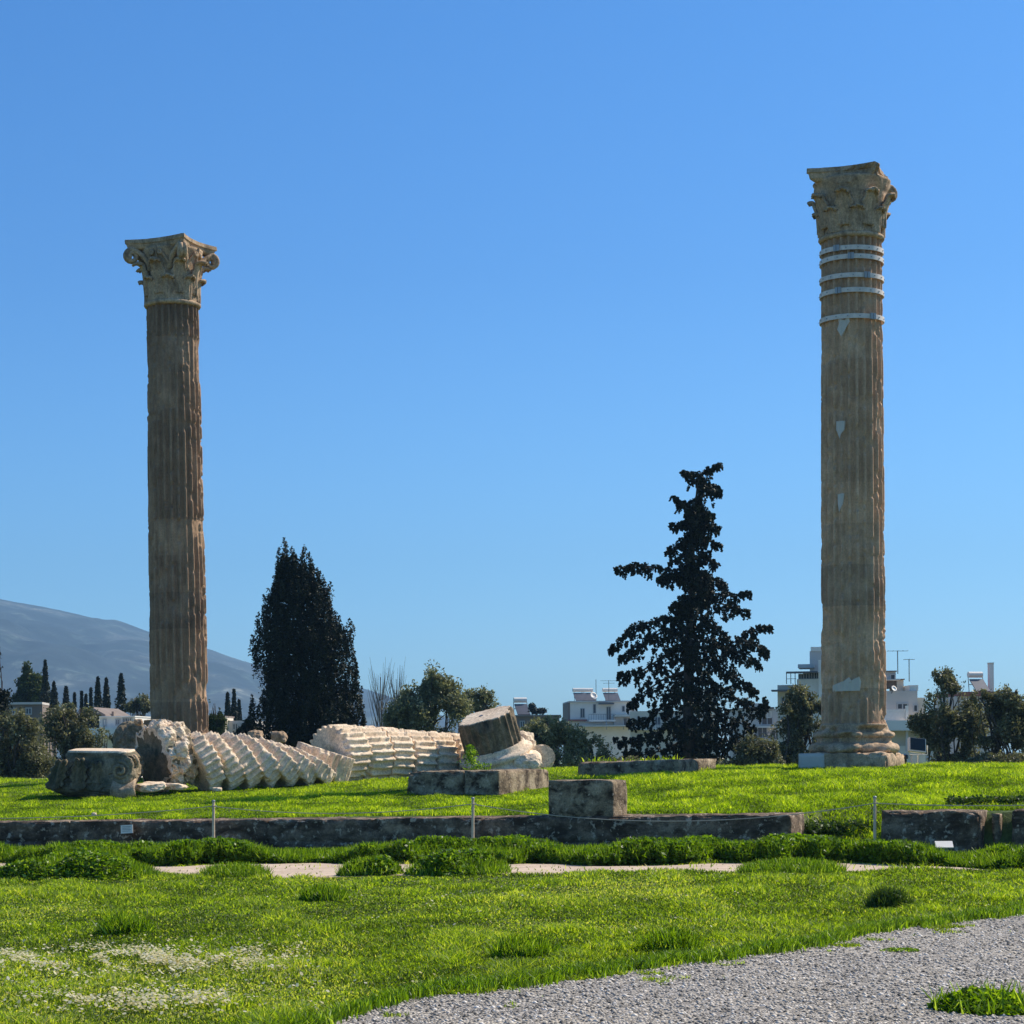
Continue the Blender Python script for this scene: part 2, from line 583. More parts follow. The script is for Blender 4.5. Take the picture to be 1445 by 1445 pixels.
def gravel_edge(x):
    return np.interp(x, GE[:, 0], GE[:, 1]) + 0.42 * (fbm(np.stack([x * 2.1, x * 0, x * 0], -1), 4, 4) - 0.5) * 2


def gravel_mat():
    m, nt, out = newmat('grey gravel')
    g = N(nt, 'ShaderNodeNewGeometry')
    p = g.outputs['Position']
    vo = N(nt, 'ShaderNodeTexVoronoi')
    vo.inputs['Scale'].default_value = 42
    nt.links.new(p, vo.inputs['Vector'])
    sep = N(nt, 'ShaderNodeSeparateColor')
    nt.links.new(vo.outputs['Color'], sep.inputs[0])
    c = ramp(nt, sep.outputs[0], [(0.0, (0.13, 0.112, 0.092)), (0.5, (0.38, 0.335, 0.28)), (0.85, (0.62, 0.55, 0.465)), (1.0, (0.92, 0.83, 0.72))])
    n1 = noise(nt, p, 1.1, 5, 0.6, 0.5)
    c = mixc(nt, 1.0, c, ramp(nt, n1, [(0.35, (0.78, 0.78, 0.8)), (0.68, (1.1, 1.07, 1.0))]), 'MULTIPLY')
    bs = N(nt, 'ShaderNodeBsdfPrincipled')
    bs.inputs['Roughness'].default_value = 0.95
    nt.links.new(c, bs.inputs['Base Color'])
    bp = N(nt, 'ShaderNodeBump')
    bp.inputs['Strength'].default_value = 1.0
    bp.inputs['Distance'].default_value = 0.02
    bp.invert = True
    nt.links.new(vo.outputs['Distance'], bp.inputs['Height'])
    nt.links.new(bp.outputs[0], bs.inputs['Normal'])
    nt.links.new(bs.outputs[0], out.inputs[0])
    return m


M_GRAVEL = gravel_mat()
xs = np.arange(-9, 16.01, 0.12)
ws = np.linspace(0, 1, 60)
ex = gravel_edge(xs)
nearY = ex - 14.0
XX = np.repeat(xs[:, None], len(ws), 1)
YY = ex[:, None] * (1 - ws[None]) + nearY[:, None] * ws[None]
ZZ = ground(XX, YY) + 0.012
i2 = np.arange(XX.size).reshape(XX.shape)
pf = np.stack([i2[:-1, 1:], i2[1:, 1:], i2[1:, :-1], i2[:-1, :-1]], -1).reshape(-1, 4)
gp = mesh_obj('gravel_path', np.stack([XX.ravel(), YY.ravel(), ZZ.ravel()], -1), pf, M_GRAVEL, smooth=True)
tag(gp, 'wide grey gravel path crossing the near right corner', kind='structure')


def path_centre(x):      # the narrow sandy footpath in front of the wall
    return 34.1 - 0.17 * (x + 5) + 0.25 * (fbm(np.stack([x * 0.35, x * 0, x * 0 + 3], -1), 2, 21) - 0.5) * 2


def path_half(x):
    return 1.55 + 1.1 * (fbm(np.stack([x * 0.8, x * 0, x * 0 + 7], -1), 4, 22) - 0.5) * 2 - 0.85 * sstep(3, 6, x)


def sand_mat():
    m, nt, out = newmat('trodden sandy earth')
    g = N(nt, 'ShaderNodeNewGeometry')
    p = g.outputs['Position']
    n1 = noise(nt, p, 1.3, 5, 0.6, 0.5)
    n2 = noise(nt, p, 30, 4, 0.7)
    c = ramp(nt, n1, [(0.3, (0.50, 0.37, 0.26)), (0.7, (0.72, 0.55, 0.40))])
    c = mixc(nt, 0.7, c, ramp(nt, n2, [(0.3, (0.6, 0.6, 0.6)), (0.7, (1.3, 1.3, 1.3))]), 'MULTIPLY')
    bs = N(nt, 'ShaderNodeBsdfPrincipled')
    bs.inputs['Roughness'].default_value = 1.0
    nt.links.new(c, bs.inputs['Base Color'])
    nt.links.new(bs.outputs[0], out.inputs[0])
    return m


xs = np.arange(-13, 9.01, 0.15)
ws = np.linspace(-1, 1, 14)
XX = np.repeat(xs[:, None], len(ws), 1)
YY = path_centre(xs)[:, None] + path_half(xs)[:, None] * ws[None]
ZZ = ground(XX, YY) + 0.012
i2 = np.arange(XX.size).reshape(XX.shape)
pf = np.stack([i2[:-1, :-1], i2[1:, :-1], i2[1:, 1:], i2[:-1, 1:]], -1).reshape(-1, 4)
dp = mesh_obj('footpath', np.stack([XX.ravel(), YY.ravel(), ZZ.ravel()], -1), pf, sand_mat(), smooth=True)
tag(dp, 'narrow sandy footpath running along the weeds below the wall', kind='structure')


# ------------------------------------------------------------------ mountain
def mountain():
    prof = np.array([(-700, 800), (-300, 815), (-100, 835), (0, 847), (60, 858), (140, 874), (165, 876), (205, 892), (300, 918), (370, 940), (430, 956), (515, 972), (560, 986), (640, 1015), (720, 1045), (800, 1075), (1500, 1085)])
    YR = 4700.0
    us = np.linspace(-650, 1300, 260)
    vs = np.linspace(0, 1, 90)
    U, V = np.meshgrid(us, vs, indexing='ij')
    Y = 2300 + V * (YR - 2300) + np.where(V > 0.999, 0, 0)
    X = (U - 722.5) / F * YR
    ridge = EYE + (HH(U) - np.interp(U, prof[:, 0], prof[:, 1])) / F * YR
    q = np.stack([X / 700, Y / 700, X * 0], -1)
    shape = V ** 1.15
    rid = (1 - np.abs(fbm(q * 1.3, 5, 31) - 0.5) * 4) * 85 + (fbm(q * 4, 4, 33) - 0.5) * 70
    Z = -8 + (ridge + 8) * shape + rid * np.sin(np.pi * np.clip(V, 0, 1)) * 0.9 * (ridge / 300).clip(0, 1)
    Z += (fbm(q * 7, 4, 35) - 0.5) * 14 * V * (ridge / 300).clip(0, 1)
    v = np.stack([X.ravel(), Y.ravel(), Z.ravel()], -1)
    i3 = np.arange(U.size).reshape(U.shape)
    f = np.stack([i3[:-1, :-1], i3[1:, :-1], i3[1:, 1:], i3[:-1, 1:]], -1).reshape(-1, 4)
    m, nt, out = newmat('dry scrub hillside')
    g = N(nt, 'ShaderNodeNewGeometry')
    p = g.outputs['Position']
    n1 = noise(nt, p, 0.004, 7, 0.65, 0.6)
    n2 = noise(nt, p, 0.02, 6, 0.7, 0.3)
    c = ramp(nt, n1, [(0.35, (0.010, 0.018, 0.018)), (0.55, (0.032, 0.045, 0.042)), (0.70, (0.11, 0.115, 0.10))])
    c = mixc(nt, 0.85, c, ramp(nt, n2, [(0.35, (0.5, 0.5, 0.5)), (0.55, (1, 1, 1)), (0.68, (4.2, 3.9, 3.4))]), 'MULTIPLY')
    bs = N(nt, 'ShaderNodeBsdfPrincipled')
    bs.inputs['Roughness'].default_value = 1.0
    nt.links.new(c, bs.inputs['Base Color'])
    nt.links.new(bs.outputs[0], out.inputs[0])
    o = mesh_obj('mountain', v, f, m, smooth=True)
    tag(o, 'long bare mountain fading blue behind the left column', kind='structure')


mountain()


def haze():
    b = MB().box(-4600, 4600, -60, 5400, -12, 520)
    m, nt, out = newmat('thin blue haze')
    pv = N(nt, 'ShaderNodeVolumePrincipled')
    pv.inputs['Color'].default_value = (0.37, 0.67, 1.0, 1)
    pv.inputs['Density'].default_value = 0.00015
    pv.inputs['Anisotropy'].default_value = 0.2
    nt.links.new(pv.outputs[0], out.inputs['Volume'])
    o = b.build('haze', m)
    tag(o, 'thin blue haze in the air', kind='stuff')


haze()


# ------------------------------------------------------------------ columns
def flute_grid(r_fn, z0, z1, nz, nfl=24, per=8, depth=0.055, ero=None, seed=0, drum_h=1.16, wander=0.0, ends=(0.12, 0.12)):
    """returns verts (nz+1, n, 3): a fluted shaft, its arrises worn by ero(theta, z) in 0..1"""
    n = nfl * per
    th = np.arange(n) / n * 2 * math.pi
    zz = np.linspace(z0, z1, nz + 1)
    T, Z = np.meshgrid(th, zz)
    ph = (T * nfl / (2 * math.pi)) % 1.0
    q = np.clip(1 - ((ph - 0.5) / 0.38) ** 2, 0, 1) ** 0.6
    Rb = r_fn(Z)
    pn = np.stack([np.cos(T) * 1.2, np.sin(T) * 1.2, Z * 0.9], -1)
    e = ero(T, Z, pn) if ero else np.zeros_like(T)
    endk = sstep(z0, z0 + ends[0], Z) * (1 - sstep(z1 - ends[1], z1, Z)) if ends else 1
    rr = Rb - depth * q * endk * (1 - e)
    rr = rr - e * (depth * 0.6 + 0.035 * (fbm(pn * 5 + seed, 3, seed + 2) - 0.3))
    rr += (fbm(pn * 9 + seed, 3, seed + 4) - 0.5) * 0.008
    arris = (1 - q) * sstep(0.55, 0.66, fbm(pn * 4.5 + seed * 2, 4, seed + 6)) * depth * 0.55
    rr -= arris
    if drum_h:
        dj = np.abs(((Z - z0) / drum_h + 0.5) % 1.0 - 0.5) * drum_h
        rr -= np.exp(-(dj / 0.02) ** 2) * 0.014 * (0.4 + fbm(pn * 3, 2, seed + 8))
    return np.stack([np.cos(T) * rr, np.sin(T) * rr, Z], -1)


def grid_mesh(name, G, mat, parent, caps=True, smooth=True, **kw):
    a, n, _ = G.shape
    v = G.reshape(-1, 3)
    i = np.arange(a * n).reshape(a, n)
    j = np.roll(i, -1, 1)
    f = np.stack([i[:-1], j[:-1], j[1:], i[1:]], -1).reshape(-1, 4).tolist()
    if caps:
        v = np.vstack([v, [G[0].mean(0), G[-1].mean(0)]])
        for k in range(n):
            f.append((int(j[0, k]), int(i[0, k]), a * n))
            f.append((int(i[-1, k]), int(j[-1, k]), a * n + 1))
    me = mesh_obj(name, v, f, mat, parent, smooth=False, **kw)
    if smooth:
        fl = np.ones(len(me.data.polygons), bool)
        fl[(a - 1) * n:] = False
        me.data.polygons.foreach_set('use_smooth', fl)
    return me


def lathe(prof, n=96, rough=0.0, seed=0, sq=None):
    """profile [(r,z)...] → grid; rough adds wear"""
    th = np.arange(n) / n * 2 * math.pi
    pr = np.array(prof)
    T, K = np.meshgrid(th, np.arange(len(pr)))
    r = pr[K, 0]
    z = pr[K, 1]
    p = np.stack([np.cos(T) * r * 2, np.sin(T) * r * 2, z * 2.2], -1)
    if rough:
        r = r + (fbm(p + seed, 4, seed) - 0.5) * 2 * rough
    return np.stack([np.cos(T) * r, np.sin(T) * r, z + 0 * r], -1)


def densify(prof, step):
    out = []
    for a, b in zip(prof[:-1], prof[1:]):
        k = max(1, int(math.dist(a, b) / step))
        for i in range(k):
            out.append((a[0] + (b[0] - a[0]) * i / k, a[1] + (b[1] - a[1]) * i / k))
    out.append(prof[-1])
    return out


def shell(name, G, thick, mat, parent, **kw):
    """an open grid (a,b,3) closed into a slab of the given thickness along its normals"""
    a, b, _ = G.shape
    du = np.gradient(G, axis=1)
    dv = np.gradient(G, axis=0)
    nn = np.cross(du, dv)
    nn /= np.maximum(np.linalg.norm(nn, axis=-1, keepdims=True), 1e-9)
    th = thick if np.isscalar(thick) else thick[..., None]
    B = G - nn * th
    v = np.vstack([G.reshape(-1, 3), B.reshape(-1, 3)])
    i = np.arange(a * b).reshape(a, b)
    o = a * b
    f = np.stack([i[:-1, :-1], i[:-1, 1:], i[1:, 1:], i[1:, :-1]], -1).reshape(-1, 4).tolist()
    f += (np.stack([i[:-1, :-1], i[1:, :-1], i[1:, 1:], i[:-1, 1:]], -1).reshape(-1, 4) + o).tolist()
    rim = list(i[0, :]) + list(i[1:, -1]) + list(i[-1, -2::-1]) + list(i[-2:0:-1, 0])
    for k in range(len(rim)):
        p, q = int(rim[k]), int(rim[(k + 1) % len(rim)])
        f.append((q, p, p + o, q + o))
    return mesh_obj(name, v, f, mat, parent, smooth=True, **kw)


def leaf_grid(ang, r0, z0, h, w, out, curl=0.22, seed=0, broken=0.0, rb=None):
    """an acanthus leaf hugging the bell at angle ang, its tip rolled outwards"""
    na, nb = 22, 17
    vv = np.linspace(0, 1, na)
    uu = np.linspace(-1, 1, nb)
    path = []
    for t in vv:
        if t < 0.74:
            k = t / 0.74
            path.append((r0 + 0.03 + (out * 0.45) * k ** 2.2, z0 + h * 0.93 * k))
        else:
            k = (t - 0.74) / 0.26
            a = k * R(150)
            path.append((r0 + 0.03 + out * 0.45 + curl * 0.8 * (1 - math.cos(a)) * 0.9, z0 + h * 0.93 + curl * 0.55 * math.sin(a)))
    path = np.array(path)
    if broken:
        path[:, 0] = np.minimum(path[:, 0], r0 + out * 0.45 + 0.05 + curl * (1 - broken))
    G = np.zeros((na, nb, 3))
    for i, t in enumerate(vv):
        wid = w * (0.62 + 0.42 * math.sin(min(t, 0.8) / 0.8 * math.pi * 0.85)) * (1 - 0.62 * sstep(0.72, 1.0, t))
        lob = 1 + 0.13 * math.sin(t * 26)
        for j, u in enumerate(uu):
            tt = u * wid * 0.5 * (lob if abs(u) > 0.7 else 1)
            rib = 0.045 * math.exp(-(u / 0.14) ** 2) + 0.028 * math.cos(u * 10.5 + t * 4) * (0.4 + 0.6 * abs(u))
            rr = path[i, 0] + rib - 0.04 * u * u * (1 - t)
            aa = ang + tt / max(rr, 0.5) * (1.0)
            G[i, j] = (math.cos(aa) * rr, math.sin(aa) * rr, path[i, 1] - 0.05 * abs(u) ** 2 * t)
    G += ((fbm(G * 5 + seed, 2, seed) - 0.5) * 0.03)[..., None]
    return G


def capital(parent, r0, H, L, mat, worn=0.0, seed=0, skip_volutes=(), az=0.0):
    """Corinthian capital standing on z=0 of its parent: ring, bell, two rows of leaves, corner scrolls, abacus"""
    r1 = r0 * 1.02
    wf = 0.13 * worn
    prof = densify([(r0 * 0.97, 0.0), (r0 * 0.97, 0.2), (r0 * (0.96 + wf * 0.6), H * 0.35), (r0 * (1.03 + wf), H * 0.66), (r0 * (1.17 + wf), H * 0.84), (r0 * 1.2, H * 0.87)], 0.04)
    bell = grid_mesh('bell', lathe(prof, 128, 0.02 + 0.07 * worn, seed), mat, parent)
    rp = [(r0 * 0.98, -0.10), (r0 * 1.06, -0.09), (r0 * 1.10, -0.04), (r0 * 1.09, 0.02), (r0 * 1.02, 0.05), (r0 * 0.97, 0.06)]
    grid_mesh('astragal', lathe(densify(rp, 0.03), 96, 0.006 + 0.02 * worn, seed + 1), mat, parent)
    for k in range(8):
        a = az + math.pi / 4 * k + math.pi / 8
        shell('leaf', leaf_grid(a, r1 * 0.97 + 0.05 * worn, 0.04, H * 0.36, 0.62 * r0, 0.12 + 0.06 * worn, 0.10 * (1 - 0.6 * worn), seed + k), 0.07, mat, parent)
    for k in range(8):
        a = az + math.pi / 4 * k
        shell('leaf', leaf_grid(a, r1 * 0.98 + 0.08 * worn, H * 0.12, H * 0.50, 0.58 * r0, 0.26 + 0.14 * worn, 0.19 * (1 - 0.75 * worn), seed + 20 + k), 0.08, mat, parent)
    # corner scrolls: diagonal of the abacus
    diag = L * 0.5 * math.sqrt(2) * 0.96
    for k in range(4):
        if k in skip_volutes:
            continue
        a = az + math.pi / 4 + math.pi / 2 * k
        for sgn in (-1, 1):
            pts = []
            for q in np.linspace(0, 1, 14):
                rr = r0 * 0.98 + (diag - 0.20 - r0 * 0.98) * q ** 1.5
                zz = H * (0.50 + 0.36 * q ** 0.62)
                aa = a + sgn * (0.30 * (1 - q) ** 1.0 + 0.045)
                pts.append((rr * math.cos(aa), rr * math.sin(aa), zz))
            cr, cz = diag - 0.20, H * 0.86 - 0.22
            for q in np.linspace(0.04, 1, 20):
                b = R(90) - q * R(520)
                rad = 0.22 * (1 - 0.72 * q)
                rr = cr + rad * math.cos(b)
                zz = cz + rad * math.sin(b)
                aa = a + sgn * 0.045
                pts.append((rr * math.cos(aa), rr * math.sin(aa), zz))
            MB().tube(pts, [0.095] * 8 + [0.075] * (len(pts) - 8), 8).build('volute', mat, parent, smooth=True)
    # inner helices and the flower bed of each face
    for k in range(4):
        a = az + math.pi / 2 * k
        for sgn in (-1, 1):
            pts = []
            for q in np.linspace(0, 1, 9):
                rr = r0 * (1.02 + 0.16 * q)
                aa = a + sgn * (0.36 * (1 - q) + 0.16)
                pts.append((rr * math.cos(aa), rr * math.sin(aa), H * (0.52 + 0.28 * q)))
            for q in np.linspace(0.1, 1, 8):
                b = q * R(330)
                rr = r0 * 1.19
                aa = a + sgn * (0.16 - 0.07 * math.sin(b) * (1 - 0.4 * q))
                pts.append((rr * math.cos(aa), rr * math.sin(aa), H * 0.80 + 0.07 * (math.cos(b)) * (1 - 0.5 * q) - 0.07))
            MB().tube(pts, 0.05, 6).build('helix', mat, parent, smooth=True)
        st = [(r0 * (1.0 + 0.22 * q) * math.cos(a), r0 * (1.0 + 0.22 * q) * math.sin(a), H * (0.55 + 0.32 * q)) for q in np.linspace(0, 1, 5)]
        MB().tube(st, 0.045, 6).build('stem', mat, parent, smooth=True)
    # abacus: square with hollow sides and cut corners
    n_side = 22
    ring = []
    h2 = L / 2
    for k in range(4):
        a = az + math.pi / 2 * k
        for i in range(n_side):
            u = -1 + 2 * (i + 0.0) / n_side
            cut = 0.93
            x = h2 * (1 - 0.165 * (1 - (u / cut) ** 2)) if abs(u) < cut else h2 * (1 - 0.0)
            y = u * h2 * (1.0 if abs(u) < cut else 0.97)
            ring.append((x * math.cos(a) - y * math.sin(a), x * math.sin(a) + y * math.cos(a)))
    ring = np.array(ring)
    lv = [(0.86 - 0.02 * worn, H * (0.855 - 0.05 * worn)), (0.93, H * (0.875 - 0.03 * worn)), (0.95, H * 0.90), (0.955, H * 0.925), (1.0, H * 0.94), (1.0, H * 0.97), (0.995, H * 1.0)]
    G = np.array([[(p[0] * s_, p[1] * s_, z) for p in ring] for s_, z in lv])
    amt = 0.03 + 0.16 * worn
    nz = fbm(G * 2.3 + seed * 1.7, 4, seed + 40)
    fac = 1 - amt * sstep(0.45, 0.72, nz)
    G[..., 0] *= fac
    G[..., 1] *= fac
    G[..., 2] += (nz - 0.5) * (0.03 + 0.12 * worn) * np.array([0, .2, .4, .6, .8, 1, 1])[:, None]
    grid_mesh('abacus', G, mat, parent, smooth=False)


def r_lerp(ra, rb, za, zb):
    def fn(z):
        k = np.clip((z - za) / (zb - za), 0, 1)
        return ra + (rb - ra) * (k ** 1.35)
    return fn


def standing_column(name, label, px_base, D, zb, z_ring, z_top, r_bot, r_top, lean, worn, bands, L, az):
    x, y = X_at(px_base, D), D
    root = empty(name, (x, y, zb), (0, R(lean), 0))
    tag(root, label, 'column', 'temple columns')
    hb = 1.25
    # base: plinth, two toruses with a hollow between
    rr = r_bot
    pl = 1.32 * rr
    wear = 0.05 if worn < 0.5 else 0.13
    q = rough_box('plinth', -pl, pl, -pl, pl, 0.0, 0.50, M_CAP, root, 0.05, 0.06, 0.16 + wear, seed=3 + int(worn * 10))
    q.rotation_euler = (0, 0, az)
    prof = [(rr * 1.25, 0.47)]
    for k in range(9):
        a = R(-90 + 180 * k / 8)
        prof.append((rr * 1.25 + 0.13 * math.cos(a), 0.63 + 0.135 * math.sin(a)))
    prof += [(rr * 1.15, 0.80), (rr * 1.13, 0.86), (rr * 1.16, 0.92)]
    for k in range(7):
        a = R(-90 + 180 * k / 6)
        prof.append((rr * 1.15 + 0.09 * math.cos(a), 1.01 + 0.085 * math.sin(a)))
    prof += [(rr * 1.09, 1.13), (rr * 1.03, 1.25), (rr, 1.32)]
    G = lathe(densify(prof, 0.035), 128, 0.0, 5)
    # bites taken out of the mouldings
    T = np.arctan2(G[..., 1], G[..., 0])
    Rr = np.hypot(G[..., 0], G[..., 1])
    bite = sstep(0.50, 0.66, fbm(G * 1.5 + 4.2 * worn, 4, 51)) * wear * 1.7 * sstep(0.44, 0.5, G[..., 2]) * (1 - sstep(1.15, 1.3, G[..., 2]))
    bite += (fbm(G * 7, 3, 52) - 0.5) * 0.035
    G[..., 0] *= 1 - bite / Rr
    G[..., 1] *= 1 - bite / Rr
    grid_mesh('base', G, M_CAP, root)
    z1 = z_ring - zb
    rf = r_lerp(r_bot, r_top, hb, z1)

    def ero(T, Z, pn):
        k = 1 - sstep(1.0, 8.5, Z)            # the foot of the shaft is the most worn
        n_ = fbm(pn * 1.6 + worn * 9, 4, 60 + int(worn * 10))
        e = sstep(0.56 - 0.16 * k, 0.66, n_) * (0.15 + 0.8 * k)
        di = np.floor(Z / 1.16)
        dr = _h(di.astype(int), di.astype(int) * 0, di.astype(int) * 0, 77 + int(worn * 20))
        e = np.maximum(e, (dr > 0.80) * 0.6 * sstep(0.38, 0.6, fbm(pn * 1.1, 3, 71)))
        return np.clip(e, 0, 1)
    Gs = flute_grid(rf, hb, z1, 330, ero=ero, seed=int(worn * 10) + 1, depth=0.125)
    Gs[..., 0] += 0
    grid_mesh('shaft', Gs, M_COLR if bands else M_COL, root)
    cap = empty('capital', (0, 0, z1))
    cap.parent = root
    capital(cap, r_top * 0.985, z_top - z_ring, L, M_CAP, worn, seed=11 if worn < .5 else 23, skip_volutes=(1, 2, 3) if worn > 0.5 else (), az=az)
    return root, rf


SC = 68.0
lc, lrf = standing_column('marble_column', 'tall fluted column with intact scrolled capital, standing behind the fallen drums', 254.6, SC, 1.25,
                          EYE + (HH(243) - 431) / F * SC, EYE + (HH(243) - 344) / F * SC, 0.935, 0.835, -0.43, 0.15, False, 2.2, R(-22))
RC = 60.5
rc, rrf = standing_column('marble_column', 'tall fluted column girt with steel bands, its capital broken, standing alone on the right', 1204.8, RC, 1.26,
                          EYE + (HH(1202) - 338) / F * RC, EYE + (HH(1202) - 245) / F * RC, 0.925, 0.86, 0.28, 0.85, True, 2.12, R(-22))


def col_z(py, D, px=1203, zb=1.26):
    return EYE + (HH(px) - py) / F * D - zb


# steel bands, each a flat hoop with a bolted gap
for k, (py, gap, tz) in enumerate([(352, -2.2, 0.02), (366, -1.75, -0.015), (391, -1.25, 0.01), (412, -2.15, 0.0), (448, -1.05, 0.01)]):
    zc = col_z(py + 6, RC)
    rb = float(rrf(np.array(zc))) + 0.012
    n = 96
    prof = [(rb, -0.065), (rb + 0.03, -0.065), (rb + 0.03, 0.065), (rb, 0.065)]
    vs, fs = [], []
    for i in range(n + 1):
        a = gap + 0.035 + (2 * math.pi - 0.07) * i / n
        for (r_, z_) in prof:
            vs.append((math.cos(a) * r_, math.sin(a) * r_, zc + z_ + tz * math.sin(a)))
    for i in range(n):
        for j in range(4):
            fs.append((i * 4 + j, i * 4 + (j + 1) % 4, (i + 1) * 4 + (j + 1) % 4, (i + 1) * 4 + j))
    fs += [(3, 2, 1, 0), (n * 4, n * 4 + 1, n * 4 + 2, n * 4 + 3)]
    b = mesh_obj('steel_band', vs, fs, M_BAND, rc)
    bolt = MB()
    for sg in (-1, 1):
        a = gap + sg * 0.05
        c = Vector((math.cos(a), math.sin(a), 0))
        bolt.box(-0.03, 0.03, -0.04, 0.04, -0.085, 0.085, Matrix.Translation(c * (rb + 0.05) + Vector((0, 0, zc + tz * math.sin(a)))) @ Matrix.Rotation(a, 4, 'Z'))
    for i in range(16):
        a = gap + 0.3 + i * 0.37
        c = Vector((math.cos(a), math.sin(a), 0))
        bolt.box(-0.012, 0.012, -0.015, 0.015, -0.015, 0.015, Matrix.Translation(c * (rb + 0.036) + Vector((0, 0, zc + tz * math.sin(a)))) @ Matrix.Rotation(a, 4, 'Z'))
    bolt.build('bolt', M_STEEL, b)


def patch(outline_px, D, root, rf, zb, cx_px, name='marble_patch', lean=0.0):
    """new stone let into the shaft: an outline on the drum face, wrapped round it and 12 mm proud"""
    pts = []
    for px, py in outline_px:
        z = EYE + (HH(px) - py) / F * D - zb
        dx = (px - cx_px) / F * D
        r_ = float(rf(np.array(z)))
        a = math.asin(max(-0.98, min(0.98, dx / r_)))
        va = math.atan2((cx_px - 722.5) / F, 1)      # bearing of the column from the camera
        pts.append((a - va, z))
    bm = bmesh.new()
    vsb = [bm.verts.new((p[0], 0, p[1])) for p in pts]
    bm.faces.new(vsb)
    bmesh.ops.triangulate(bm, faces=bm.faces[:])
    for _ in range(3):
        bmesh.ops.subdivide_edges(bm, edges=bm.edges[:], cuts=1, use_grid_fill=False)
        bmesh.ops.triangulate(bm, faces=bm.faces[:])
    ex_ = bmesh.ops.extrude_face_region(bm, geom=bm.faces[:])
    outer = set(v for v in ex_['geom'] if isinstance(v, bmesh.types.BMVert))
    for v in bm.verts:
        a, z = v.co.x, v.co.z
        ph = ((a - math.pi / 2) % (2 * math.pi)) * 24 / (2 * math.pi) % 1.0
        q = max(0.0, 1 - ((ph - 0.5) / 0.39) ** 2) ** 0.5
        r_ = float(rf(np.array(z))) - 0.03 * q + (0.012 if v in outer else -0.09)
        v.co = (math.sin(a) * r_, -math.cos(a) * r_, z)
    bmesh.ops.recalc_face_normals(bm, faces=bm.faces[:])
    me = bpy.data.meshes.new(name)
    bm.to_mesh(me)
    bm.free()
    me.materials.append(M_NEW)
    o = bpy.data.objects.new(name, me)
    COL.objects.link(o)
    o.parent = root
    o['label'] = 'pale new marble repair'
    return o


patch([(1182, 452), (1184, 466), (1181, 472), (1187, 482), (1195, 468), (1199, 462), (1196, 452), (1192, 460), (1186, 458)], RC, rc, rrf, 1.26, 1201.8)
patch([(1180, 600), (1192, 600), (1191, 612), (1187, 618), (1185, 625), (1180, 612)], RC, rc, rrf, 1.26, 1202.6)
patch([(1182, 702), (1191, 701), (1189, 716), (1184, 727), (1182, 715)], RC, rc, rrf, 1.26, 1203)
patch([(1175, 969), (1183, 965), (1190, 963), (1198, 957), (1202, 963), (1207, 960), (1212, 956), (1215, 963), (1213, 976), (1175, 977)], RC, rc, rrf, 1.26, 1204.3)
# squared new marble at the plinth corner
Mx = Matrix.Rotation(R(-22), 4, 'Z')
q = rough_box('plinth_repair', -1.30, -0.55, -1.27, -0.5, 0.0, 0.49, M_NEW, rc, 0.1, 0.002, 0.0, seed=2)
q.rotation_euler = (0, 0, R(-22))
q['label'] = 'smooth pale marble corner of the plinth'


